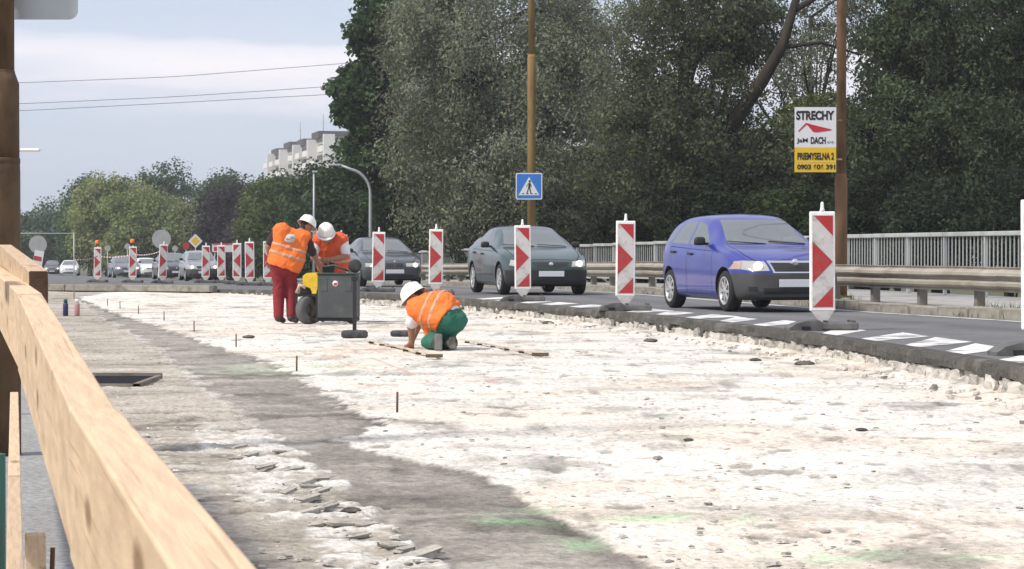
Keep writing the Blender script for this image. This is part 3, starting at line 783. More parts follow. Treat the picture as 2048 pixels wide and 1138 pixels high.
back = [(900, 300, 112, 140, 230, (.028, .038, .02), 'dark tree deep behind the silvery willow'),
        (1120, 320, 112, 160, 210, (.03, .038, .022), 'dark tree deep behind the crossing sign'),
        (1330, 350, 104, 170, 160, (.028, .036, .02), 'dark tree deep behind the thick leaning limb'),
        (1490, 370, 98, 110, 120, (.026, .036, .02), 'low dark tree deep behind the blue car'),
        (1640, 420, 96, 130, 130, (.028, .04, .02), 'low dark tree deep behind the advertising board'),
        (1840, 260, 100, 150, 230, (.026, .038, .02), 'dark tree deep behind the railing beside the brown pole'),
        (2020, 230, 98, 150, 260, (.026, .038, .022), 'dark tree deep at the picture edge')]
for i, (px, py, d, rx, ry, c_, lb_) in enumerate(back):
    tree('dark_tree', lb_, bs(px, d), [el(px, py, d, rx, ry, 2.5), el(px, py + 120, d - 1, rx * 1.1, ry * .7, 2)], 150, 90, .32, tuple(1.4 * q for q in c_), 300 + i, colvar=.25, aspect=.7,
         rmin=.6, rmax=1.1, shell=.35, tr=.25, limbs=5, group=GT)
# middle distance
mid = [(590, 430, 150, 85, 75, (.052, .07, .028), 'light green tree under the apartment block', .34),
       (655, 410, 140, 75, 80, (.036, .056, .026), 'green tree between the two grey lamp posts', .32),
       (560, 395, 170, 45, 45, (.04, .06, .03), 'small green tree at the left end of the apartment block', .34),
       (700, 400, 120, 70, 90, (.031, .048, .024), 'dark tree directly behind the curved lamp', .3),
       (640, 500, 130, 120, 45, (.033, .05, .024), 'low green bush behind the two standing workers', .3),
       (530, 420, 165, 40, 60, (.06, .08, .03), 'yellow green tree left of the standing worker in red trousers', .32)]
for i, (px, py, d, rx, ry, c_, lb_, sz) in enumerate(mid):
    tree('roadside_tree', lb_, bs(px, d), [el(px, py, d, rx, ry), el(px - rx * .3, py + ry * .5, d - 1.5, rx * .8, ry * .7), el(px + rx * .4, py + ry * .6, d - 1, rx * .7, ry * .6)],
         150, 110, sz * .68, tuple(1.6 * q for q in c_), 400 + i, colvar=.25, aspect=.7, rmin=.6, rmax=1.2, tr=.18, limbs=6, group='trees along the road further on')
far = [(325, 430, 262, 72, 108, (.032, .05, .026), 'tallest dark green tree at the far bend', .5),
       (215, 430, 240, 78, 92, (.115, .145, .05), 'pale yellow green rounded tree at the far bend', .5),
       (290, 455, 232, 82, 85, (.098, .128, .048), 'light green tree behind the round sign', .5),
       (345, 470, 236, 40, 65, (.10, .115, .052), 'light green tree left of the purple tree', .5),
       (180, 430, 255, 55, 75, (.04, .062, .028), 'mid green tree behind the pale one', .5),
       (105, 475, 300, 70, 60, (.04, .06, .036), 'distant green tree left of the pale one', .6),
       (60, 490, 320, 60, 60, (.038, .058, .036), 'distant green tree beside the brown steel pole', .6),
       (460, 455, 215, 62, 85, (.02, .015, .018), 'dark purple leaved tree at the far bend', .45),
       (445, 400, 245, 50, 45, (.036, .054, .027), 'green treetop above the purple tree', .5),
       (510, 470, 205, 40, 60, (.028, .022, .022), 'small purple leaved tree beside the standing worker', .45),
       (395, 480, 250, 50, 60, (.03, .045, .024), 'dark tree between the light green trees and the purple one', .5)]
for i, (px, py, d, rx, ry, c_, lb_, sz) in enumerate(far):
    tree('far_tree', lb_, bs(px, d), [el(px, py, d, rx, ry), el(px, py - ry * .25, d - .5, rx * .7, ry * .68), el(px - rx * .4, py + ry * .35, d - 2, rx * .65, ry * .65), el(px + rx * .45, py + ry * .3, d - 2, rx * .65, ry * .65), el(px, py + ry * .6, d, rx * 1.05, ry * .55)],
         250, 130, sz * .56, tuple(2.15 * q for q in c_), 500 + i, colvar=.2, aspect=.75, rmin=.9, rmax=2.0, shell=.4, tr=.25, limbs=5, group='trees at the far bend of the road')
# long hedge closing the view at the horizon
cs = []; r_ = np.random.default_rng(9)
for px in range(-120, 760, 9):
    for q in range(3):
        p = at(px + r_.normal() * 5, 522 - 20 * q + r_.normal() * 4, 265 + r_.normal() * 4); cs.append((p.x, p.y, p.z))
cs = np.array(cs); 
hd = link('hedge', leaves('hedge', cs, np.full(len(cs), 1.1), 70, .34, (.05, .075, .038), .25, 77, .75))
tag(hd, kind='stuff')

# ------------------------------------------------------------------ apartment block far behind the trees
M_block = mat('panel_grey', (.44, .42, .39), .85, var=.06, vscale=.3, dirt=(.3, .28, .25), dscale=.15, damt=.4)
M_block_w = mat('panel_white', (.74, .72, .68), .8, var=.05, vscale=.5)
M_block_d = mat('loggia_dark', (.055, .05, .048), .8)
M_glassd = mat('dark_glass', (.03, .035, .04), .1, spec=.8)
cA = at(668, 272, 560); cB = at(540, 317, 690)           # near and far end of the roof edge
vec = Vector((cB.x - cA.x, cB.y - cA.y, 0)); Lb = vec.length; roofz = cA.z
bl = thing('apartment_block', 'pale panel apartment block with loggias and roof aerials rising behind the trees', 'building', (cA.x, cA.y, 0), math.atan2(vec.y, vec.x))
# local x runs along the long side away from us, local -y... find the side that faces left
Hb = roofz + 8
sgn = 1.0    # facade looks to +y local (left of the direction of travel)
MB().box((Lb / 2, -7, (Hb - 8) / 2 - 4), (Lb, 14, Hb - 0), None, .05).build('wall', M_block, bl)
MB().box((Lb / 2, -7, roofz + .15), (Lb + .6, 14.6, .5)).build('roof', M_block_d, bl)
bay = Lb / 9
wm = MB().box((0, 0, 0), (bay * .42, .16, 1.5)).mesh('window', M_glassd)
lm = MB().box((0, 0, 0), (bay * .86, .25, 2.5)).mesh('loggia_shade_slab', M_block_d)  # dark slabs on the flat wall stand in for shaded loggia recesses
pm_ = MB().box((0, 0, 0), (bay * .58, 2.2, 1.35), None, .03).mesh('balcony_panel', M_block_w)
for fl in range(5):
    z = roofz - 1.9 - fl * 2.9
    for b_ in range(9):
        x = (b_ + .5) * bay
        if (b_ + fl) % 4 == 1:
            link('window', wm, bl, (x, .08, z + .2))
        else:
            link('loggia_shade_slab', lm, bl, (x, .06, z + .1)); link('balcony_panel', pm_, bl, (x, 1.1, z - .75))
for b_ in range(0, 9, 2):
    if b_: MB().box((b_ * bay, -4, roofz + .9 + .5 * (b_ % 4 > 0)), (bay * .9, 9, 1.6)).build('roof_block', M_block_d, bl)
    MB().box((b_ * bay + .2, 1.1, roofz - 7), (1.2, 2.6, 14.8), None, .03).build('party_wall', M_block_w, bl)
MB().box((Lb * .42, -6, roofz + 1.3), (14, 6, 2.4), None, .05).build('lift_house', M_block_w, bl)
for px, top in ((599, 262), (645, 240)):
    f = 0.2 if px == 645 else .5
    m_ = MB(); m_.tube([(0, 0, 0), (0, 0, 6.2)], [.09, .05], 6); m_.tube([(-.5, 0, 4.2), (.5, 0, 4.2)], .03, 5)
    dd = cA.y + (cB.y - cA.y) * f
    tag(m_.build('aerial', M_wire, None, Vector((at(px, 300, dd).x, dd + 3, roofz + .35))), 'thin roof aerial on the apartment block, ' + ('taller one nearer the tree' if px == 645 else 'shorter one above the middle of the roof'), 'aerial', 'aerials on the apartment block')

# ------------------------------------------------------------------ poles, lamps, wires
def pole(name, label, x, d, z0, segs, m, cat='pole', plate=True):
    """segs: list of (height, radius) pairs with steps"""
    root = thing(name, label, cat, (x, d, z0))
    for i in range(len(segs) - 1):
        h0, r0 = segs[i]; h1, r1 = segs[i + 1]
        MB().lathe([(r0, h0), (r0 * .995, h1 - .07), (r1 * 1.01, h1)], 20).build('shaft', m, root)
        if i: MB().lathe([(r0 * 1.0, h0 - .03), (r0 * 1.04, h0 - .025), (r0 * 1.04, h0), (r0 * 1.0, h0 + .005)], 20).build('collar', m, root)
    if plate: MB().lathe([(segs[0][1] * 1.8, 0), (segs[0][1] * 1.8, .03), (segs[0][1] * 1.2, .035)], 20).build('base_plate', M_rust_d, root)
    return root
p = at(1063, 470, 70); pole('lamp_pole', 'slim ochre and rust steel pole behind the crossing sign', p.x, 70, float(zrF(70)) + .1, [(0, .115), (6.4, .092), (9.5, .07), (9.8, .07)], M_rust_y)
p = at(1682, 470, 42); pole('lamp_pole', 'brown rusty steel pole behind the railing holding the advertising board', p.x, 42, float(zrF(42)) + .1, [(0, .105), (2.08, .082), (7.5, .062), (9.8, .05)], M_rust)
p = at(-4, 500, 14); pole('lamp_pole', 'thick dark rusty steel pole close by at the left picture edge', p.x, 14, -.02, [(0, .126), (1.68, .121), (2.17, .094), (6, .088)], M_rust_d, plate=False)
# sign seen from behind at the top of the near pole
MS = mat('pale_sign_back', (.5, .52, .53), .45, metal=.2, var=.06, vscale=4)
sg = thing('road_sign', 'pale grey rounded sign panel cut by the picture top beside the thick rusty pole', 'road sign', (p.x + .255, 14.17, 2.455))
def rounded(w_, h_, r_, n=4):
    o = []
    for cx_, cz_, a0 in ((w_ / 2 - r_, h_ / 2 - r_, 0), (-w_ / 2 + r_, h_ / 2 - r_, 90), (-w_ / 2 + r_, -h_ / 2 + r_, 180), (w_ / 2 - r_, -h_ / 2 + r_, 270)):
        for i in range(n + 1):
            a = R(a0 + 90 * i / n); o.append((cx_ + r_ * math.cos(a), cz_ + r_ * math.sin(a)))
    return o
MB().prism([(a - .08, b + .28) for a, b in rounded(.49, .56, .05)], -.012, .012).build('panel', MS, sg); MB().box((-.24, -.035, .2), (.1, .06, .03)).build('bracket', M_galv_d, sg)
# curved lamp
def curved_lamp(x, d, label, h, reach, r0):
    z0 = gz(x, d); root = thing('street_lamp', label, 'street lamp', (x, d, z0))
    pts = [(0, 0, 0), (0, 0, h * .5), (0, 0, h - 1.1)]
    for k in range(1, 8):
        a = k / 8 * math.pi / 2; pts.append((-.9 * (1 - math.cos(a)), 0, h - 1.1 + .95 * math.sin(a)))
    pts.append((-reach, 0, h))
    MB().tube(pts, [r0, r0, r0 * .95] + [r0 * .8] * 7 + [r0 * .55], 12).build('shaft', M_lampgrey, root)
    MB().box((-reach - .22, 0, h + .0), (.5, .16, .085), None, .03).build('lamp_head', M_lampgrey, root)
    return root
pt = at(741, 330, 95); curved_lamp(pt.x, 95, 'grey street lamp with a curved arm bending over the road', (pt.z - gz(pt.x, 95)), 1.15, .068)
pt = at(628, 345, 116); root = thing('street_lamp', 'straight slim grey lamp post behind the two standing workers', 'street lamp', (pt.x, 116, gz(pt.x, 116)))
MB().tube([(0, 0, 0), (0, 0, pt.z - gz(pt.x, 116))], [.065, .045], 10).build('shaft', M_lampgrey, root)
MB().box((.05, 0, pt.z - gz(pt.x, 116) + .03), (.26, .16, .1), None, .03).build('lamp_head', M_lampgrey, root)
pt = at(18, 302, 58); z0 = gz(pt.x, 58); root = thing('street_lamp', 'lamp head on a level arm peeping out past the thick rusty pole', 'street lamp', (pt.x, 58, z0))
h = pt.z - z0
MB().tube([(0, 0, 0), (0, 0, h), (.3, 0, h + .02)], [.07, .05, .035], 10).build('shaft', M_lampgrey, root)
MB().box((.5, 0, h + .02), (.46, .15, .075), None, .03).build('lamp_head', M_white, root)
for i, (ya, yb, yc) in enumerate(((166, 160, 128), (208, 200, 172), (222, 212, 188))):
    pts = [at(px, np.interp(px, [-400, 40, 350, 680, 1100], [ya + 8, ya, yb - 6, yc, yc - 50]), 175 + i) for px in range(-400, 1101, 60)]
    tag(MB().tube(pts, .022, 5).build('power_line', M_wire), ('topmost', 'middle', 'lowest')[i] + ' of the three thin power lines crossing the sky', 'cable', 'power lines across the sky')

# ------------------------------------------------------------------ signs
def text_mesh(s, size, m, name='lettering', off=0.0, sx=1.0, depth=.002):
    cu = bpy.data.curves.new('t', 'FONT'); cu.body = s; cu.size = size; cu.align_x = 'CENTER'; cu.align_y = 'CENTER'; cu.offset = off; cu.extrude = depth
    o = bpy.data.objects.new('t', cu); C.objects.link(o)
    dg_ = bpy.context.evaluated_depsgraph_get(); me = bpy.data.meshes.new_from_object(o.evaluated_get(dg_))
    bpy.data.objects.remove(o); bpy.data.curves.remove(cu)
    me.name = name; me.transform(Matrix.Rotation(R(90), 4, 'X') @ Matrix.Scale(sx, 4, (1, 0, 0)))
    xs = [v.co.x for v in me.vertices]; zs = [v.co.z for v in me.vertices]
    cx_, cz_ = (min(xs) + max(xs)) / 2, (min(zs) + max(zs)) / 2
    me.transform(Matrix.Translation((-cx_, 0, -cz_)))
    me.materials.clear(); me.materials.append(m)
    return me, max(xs) - min(xs), max(zs) - min(zs)
def text_fit(s, wd, ht, m, parent, x, z, y, off=0.0):
    me, w_, h_ = text_mesh(s, .2, m, off=off)
    me.transform(Matrix.Diagonal((wd / w_, 1, ht / h_, 1)))
    return link('lettering', me, parent, (x, y, z))
d = 41.6; k = d / F; c = at(1630.5, 279.5, d)
ad = thing('advertising_board', 'white and yellow roofing advertising board fixed to the brown rusty pole', 'sign', (c.x, d, c.z - 65 * k))
W_, H_ = 83 * k, 130 * k
MB().box((0, .012, H_ * .69), (W_, .02, H_ * .62)).build('white_panel', M_signw, ad)
MB().box((0, .0125, H_ * .19), (W_, .021, H_ * .378)).build('yellow_panel', M_signy, ad)
zz = lambda py: (344.5 - py) * k
xx = lambda px: (px - 1630.5) * k
text_fit('STRECHY', 76 * k, 18.5 * k, M_black, ad, xx(1630), zz(231), -.001, .009)
text_fit('JaM', 22 * k, 11 * k, M_black, ad, xx(1604), zz(282), -.001, .004)
text_fit('DACH', 30 * k, 14 * k, M_black, ad, xx(1636), zz(281), -.001, .007)
text_fit('s.r.o.', 13 * k, 4 * k, M_black, ad, xx(1661), zz(284.5), -.001)
text_fit('PRIEMYSELNA 2', 73 * k, 14.5 * k, M_black, ad, xx(1631), zz(312.5), -.0015, .007)
text_fit('0903 606 391', 76 * k, 10.5 * k, M_black, ad, xx(1632), zz(334), -.0015, .007)
m_ = MB(); m_.prism([(xx(a), zz(b)) for a, b in ((1597, 264), (1596, 262), (1611, 246), (1616, 247), (1622, 249), (1663, 259), (1661, 261), (1632, 265), (1626, 264), (1613, 249))], -.003, .0); m_.build('roof_emblem', M_signr, ad)
MB().box((0, -.0005, zz(324)), (W_ * .96, .003, .6 * k)).build('divider', M_signw, ad)
for q in (.8, .2): MB().box((W_ * .5, .03, H_ * q), (.2, .02, .03)).build('bracket', M_galv_d, ad)

d = 69.6; k = d / F; c = at(1058, 372.5, d)
cr = thing('crossing_sign', 'square blue pedestrian crossing sign with white triangle on the ochre pole', 'road sign', (c.x, d, c.z))
def rounded(w_, h_, r_, n=4):
    o = []
    for cx_, cz_, a0 in ((w_ / 2 - r_, h_ / 2 - r_, 0), (-w_ / 2 + r_, h_ / 2 - r_, 90), (-w_ / 2 + r_, -h_ / 2 + r_, 180), (w_ / 2 - r_, -h_ / 2 + r_, 270)):
        for i in range(n + 1):
            a = R(a0 + 90 * i / n); o.append((cx_ + r_ * math.cos(a), cz_ + r_ * math.sin(a)))
    return o
S = 53 * k
MB().prism(rounded(S, S, .04), 0, .025).build('panel', M_signw, cr)
MB().prism(rounded(S * .92, S * .92, .03), -.003, 0.0).build('blue_field', M_blue_s, cr)
MB().prism([(-.43 * S * .92, -.34 * S), (.43 * S * .92, -.34 * S), (0, .35 * S)], -.006, -.003).build('white_triangle', M_signw, cr)
m_ = MB(); q = S
for poly in ([(-.035, -.06), (.05, -.06), (.06, .12), (-.01, .13)], [(-.03, -.06), (.01, -.06), (-.06, -.28), (-.1, -.27)], [(0.0, -.06), (.05, -.06), (.09, -.28), (.05, -.28)],
             [(-.03, .1), (0, .12), (-.09, -.03), (-.11, -.02)], [(.03, .11), (.06, .1), (.11, -.02), (.09, -.04)]):
    m_.prism([(a * q, b * q) for a, b in poly], -.009 - .0005 * random.random(), -.0062)
m_.prism([(.03 * q + .045 * q * math.cos(a), .185 * q + .045 * q * math.sin(a)) for a in [i * math.pi / 6 for i in range(12)]], -.0098, -.0062)
for a in (-.26, -.1, .06, .22): m_.prism([(a * q, -.3 * q), ((a + .09) * q, -.3 * q), ((a + .07) * q, -.265 * q), ((a - .0) * q, -.265 * q)], -.0083, -.0061)
m_.build('pedestrian_symbol', M_black, cr)
for q in (.1, -.1): MB().box((0, .05, q), (.1, .05, .04)).build('bracket', M_galv_d, cr)

def disc_sign(px, py, d, r_px, label, m, zbase=None, name='round_sign', postr=.03):
    c = at(px, py, d); zb = zbase if zbase is not None else gz(c.x, d); r_ = r_px * d / F
    root = thing(name, label, 'road sign', (c.x, d, zb))
    MB().tube([(0, .03, 0), (0, .03, c.z - zb + r_ * .6)], postr, 10).build('post', M_lampgrey, root)
    MB().lathe([(r_, -.008), (r_, .008)], 28, Matrix.Translation((0, 0, c.z - zb)) @ Matrix.Rotation(R(90), 4, 'X')).build('disc', m, root)
    return root
rz = lambda d: float(zrF(d))
disc_sign(323, 478, 87, 19, 'large round bare grey sign above a striped board, seen from behind', M_signback, rz(87))
disc_sign(76, 489, 86, 18, 'round grey sign seen from behind beside the thick rusty pole', M_signback, rz(86))
for (px, py, d, r_, lb_) in ((215, 497, 160, 6, 'tiny round sign back over the road just right of the white lamp board'), (255, 493, 165, 6, 'tiny round sign back between the two amber lamp boards'), (350, 497, 150, 6, 'tiny round sign back close to the big round sign')):
    disc_sign(px, py, d, r_, lb_, M_signback, rz(d) - .1)
c = at(391, 482, 150); root = thing('priority_sign', 'yellow and white diamond priority road sign among the far trees', 'road sign', (c.x, 150, rz(150) - .1)); hh = c.z - rz(150) + .1
MB().tube([(0, .03, 0), (0, .03, hh + .2)], .03, 8).build('post', M_lampgrey, root)
a_ = .43; MB().prism([(-a_, hh), (0, hh - a_), (a_, hh), (0, hh + a_)], -.01, .01).build('panel', M_signw, root)
a_ = .28; MB().prism([(-a_, hh), (0, hh - a_), (a_, hh), (0, hh + a_)], -.016, -.0105).build('yellow_field', M_signy, root)
c = at(451, 496, 140); root = thing('site_board', 'wide red and white board behind the striped boards', 'sign', (c.x, 140, rz(140) - .1)); hh = c.z - rz(140) + .1
MB().box((0, 0, hh), (1.5, .03, .46), None, .005).build('panel', M_signw, root)
MB().box((0, -.017, hh + .19), (1.44, .004, .06)).box((-.4, -.017, hh - .05), (.5, .004, .24)).build('red_field', M_signr, root)
for x in (-.6, .6): MB().tube([(x, .04, 0), (x, .04, hh + .2)], .03, 8).build('post', M_lampgrey, root)
c = at(372, 492, 145); root = thing('small_red_sign', 'small red sign left of the diamond priority sign', 'road sign', (c.x, 145, rz(145) - .1)); hh = c.z - rz(145) + .1
MB().prism(rounded(.34, .34, .05), -.01, .01, Matrix.Translation((0, 0, hh))).build('panel', M_signr, root); MB().tube([(0, .03, 0), (0, .03, hh + .1)], .025, 8).build('post', M_lampgrey, root)
c = at(76, 517, 86); root = thing('warning_board', 'tilted red and white board under the round grey sign by the pole', 'road sign', (c.x, 86, c.z))
m_ = MB(); m_.prism([(-.2, -.28), (.12, -.34), (.22, .24), (-.1, .3)], -.015, .015); m_.build('panel', M_signw, root)
m_ = MB(); m_.prism([(-.15, -.05), (.12, -.1), (.13, .05), (-.13, .1)], -.02, -.016); m_.build('red_stripe', M_red, root)

# ------------------------------------------------------------------ striped guide boards
def make_beacon():
    root = thing('guide_board', '', 'traffic board', (0, 0, 0), 0, 'red and white striped boards along the site edge')
    # base: low dusty rubber block, domed on one side, ribbed on the other
    m_ = MB(); m_.box((.17, 0, .045), (.42, .34, .085), None, .018, None)
    m_.prism([(-.40, .0), (-.40, .03), (-.33, .075), (-.2, .11), (-.07, .115), (-.035, .09), (-.035, 0)], -.17, .17)
    m_.build('base', M_rubber_g, root)
    m_ = MB()
    for x in (.02, .33): m_.box((x, 0, .095), (.035, .3, .03), None, .006)
    m_.build('rib', M_rubber, root)
    MB().box((-.22, -.175, .03), (.09, .012, .035)).build('hand_slot', M_black, root)
    m_ = MB(); m_.prism([(-.03, .07), (.03, .07), (.13, .215), (-.13, .215)], -.025, .025); m_.build('foot', M_foil, root)
    MB().box((0, 0, .77), (.285, .06, 1.115), None, .012).build('frame', M_white, root)
    MB().box((0, -.0315, .77), (.236, .003, 1.03)).build('reflective_sheet', M_foil, root)
    f = lambda u, v: (-.118 + .236 * u, 1.285 - 1.03 * v)
    for nm, poly in (('red_corner', ((.08, .004), (.98, .004), (.98, .225))), ('red_arrow', ((.0, .28), (.97, .505), (.0, .735))), ('red_corner', ((.98, .775), (.98, .996), (.05, .996)))):
        MB().prism([f(*q) for q in poly], -.0355, -.0332).build(nm, M_red, root)
    MB().lathe([(.03, 1.325), (.026, 1.35), (.02, 1.37), (.018, 1.42), (.01, 1.435)], 12).build('knob', M_white, root)
    return root
proto = make_beacon()
bc = [(2077, 21.4, 'white striped board cut by the right picture edge', .10, 0), (1645, 28.0, 'tall red and white arrow board in front of the blue car grille', .10, 0), (1250, 37.0, 'red and white arrow board between the green car and the blue car', .1, 0),
      (1046, 43.7, 'red and white arrow board in front of the dark green car', .08, 0), (871, 50.6, 'red and white arrow board behind the kneeling worker', .05, 0), (756, 55.6, 'red and white arrow board in front of the dark grey car', .06, 0),
      (684, 60.5, 'red and white board mostly hidden behind the bending worker at the machine', -.02, 0), (536, 75, 'red and white board half hidden behind the worker in red trousers', .05, 0),
      (500, 76, 'rightmost board of the close pair left of the worker in red trousers', .05, 0), (474, 81, 'board whose red arrow points the other way, in the close pair', -.05, 1),
      (443, 88, 'arrow board under the wide red and white sign', .04, 0), (411, 89, 'arrow board in front of the silver far car', .06, 0), (324, 85, 'leaning arrow board under the large round grey sign', .25, 0),
      (265, 92, 'arrow board with amber lamp in front of the far grey car', .0, 2), (195, 95, 'arrow board with amber lamp right of the far white car', -.08, 2)]
lampm = MB().lathe([(.05, 0), (.06, .03), (.06, .05)], 14).mesh('lamp_base', M_rubber)
lensm = MB().lathe([(.075, 0), (.085, .03), (.085, .13), (.05, .165)], 16).mesh('lens', M_orange_l)
for i, (px, d, lb_, rz_, fl) in enumerate(bc):
    x = (px - 1024) * d / F
    o = proto if i == 0 else dup(proto, (0, 0, 0))
    o['label'] = lb_; o.location = (x, d, rz(d) + .004); o.rotation_euler = (0, random.uniform(-.018, .018), rz_ - .03)
    if i == 12: o.rotation_euler = (0, .05, .25)
    if fl == 1:
        o.scale = (1, 1, 1)
        for ch in o.children:
            if ch.name.startswith('red_'):
                ch.data = ch.data.copy()
                for v in ch.data.vertices: v.co.x = -v.co.x
                ch.data.flip_normals()
    if fl == 2:
        lr = thing('warning_lamp', 'amber warning lamp on the striped board ' + ('by the far white car' if px == 195 else 'in front of the far grey car'), 'lamp', (x, d, rz(d) + 1.40), 0, 'amber lamps on the striped boards')
        link('lamp_base', lampm, lr); link('lens', lensm, lr, (0, 0, .045))

# site fence frame at the left and tape strung from it
fx = at(148, 600, 57); root = thing('fence_frame', 'thin grey fence frame standing on the slab near the thick rusty pole', 'fence', (fx.x, 57, .03))
MB().tube([(0, 0, 0), (0, 0, 1.52)], .013, 8).build('post', M_lampgrey, root)
MB().tube([(-2.2, 0, 0), (-2.2, 0, 1.52)], .013, 8).build('post', M_lampgrey, root)
MB().tube([(-2.2, 0, 1.5), (0, 0, 1.5)], .011, 8).build('top_rail', M_lampgrey, root)
MB().tube([(-2.2, 0, .55), (0, 0, .55)], .012, 8).build('lower_rail', M_lampgrey, root)
def tape(p0, p1, sag, label):
    p0, p1 = Vector(p0), Vector(p1); n = 24; root = thing('barrier_tape', label, 'tape', p0, 0, 'plastic tape strung between the boards')
    bm = bmesh.new(); rows_ = []
    for q in range(n + 1):
        a = p0.lerp(p1, q / n) - p0 - Vector((0, 0, sag * 4 * (q / n) * (1 - q / n)))
        rows_.append([bm.verts.new(a + Vector((0, 0, s2))) for s2 in (-.016, .016)])
    for k in range(n):
        f = bm.faces.new((rows_[k][0], rows_[k + 1][0], rows_[k + 1][1], rows_[k][1])); f.material_index = k % 2
    me = bpy.data.meshes.new('strip'); bm.to_mesh(me); bm.free(); me.materials.append(M_white); me.materials.append(M_red); link('strip', me, root)
tape(at(148, 519, 57), at(196, 512, 94.9), .05, 'red and white plastic tape from the thin fence frame to the first amber lamp board')
tape(at(196, 512, 94.9), at(265, 508, 91.9), .08, 'red and white plastic tape between the two amber lamp boards')
tape(at(265, 508, 91.9), at(322, 502, 86.5), .08, 'red and white plastic tape from the amber lamp board to the round sign post')
# ------------------------------------------------------------------ cars
def car_paint(name, col, metal=.35, rough=.32):
    return mat(name, col, rough, metal, var=.04, vscale=4, coat=.7, dirt=(.16, .15, .14), dscale=2.5, damt=.12)
def glass_mat(name, tint, tr):
    m = bpy.data.materials.new(name); m.use_nodes = True; t = m.node_tree; b = t.nodes['Principled BSDF']; l = t.links.new
    b.inputs['Base Color'].default_value = (*tint, 1); b.inputs['Roughness'].default_value = .05; b.inputs['IOR'].default_value = 2.0
    b.inputs['Specular IOR Level'].default_value = .9
    tp = N(t, 'ShaderNodeBsdfTransparent'); tp.inputs['Color'].default_value = (.75, .8, .78, 1)
    mxs = N(t, 'ShaderNodeMixShader'); mxs.inputs['Fac'].default_value = tr
    l(b.outputs[0], mxs.inputs[1]); l(tp.outputs[0], mxs.inputs[2]); l(mxs.outputs[0], t.nodes['Material Output'].inputs['Surface'])
    return m
M_glass = glass_mat('car_glass', (.19, .21, .215), .27)  # pale base colour stands in for sky reflected by the glass
M_lens = mat('headlamp_glass', (.36, .35, .33), .08, coat=1)
M_lit = mat('lit_headlamp', (.9, .85, .75), .2, emit=((1, .82, .58), 1.9))
M_tyre = mat('tyre', (.018, .018, .019), .85, var=.15, vscale=9, dirt=(.09, .085, .08), dscale=5, damt=.3)
M_rim = mat('wheel_rim', (.5, .5, .5), .35, .6, var=.06, vscale=8)
M_dark = mat('dark_plastic', (.02, .02, .021), .6)
M_bump = mat('grey_plastic', (.062, .062, .064), .7, var=.1, vscale=8)
M_chrome = mat('chrome', (.75, .75, .75), .15, 1.0)
M_plate = mat('number_plate', (.62, .63, .66), .4, var=.05, vscale=40)
M_seat = mat('car_seat', (.045, .045, .05), .9)
M_amber = mat('amber_lens', (.40, .30, .22), .15, coat=1)
M_tail = mat('tail_lens', (.35, .01, .012), .15, coat=1)

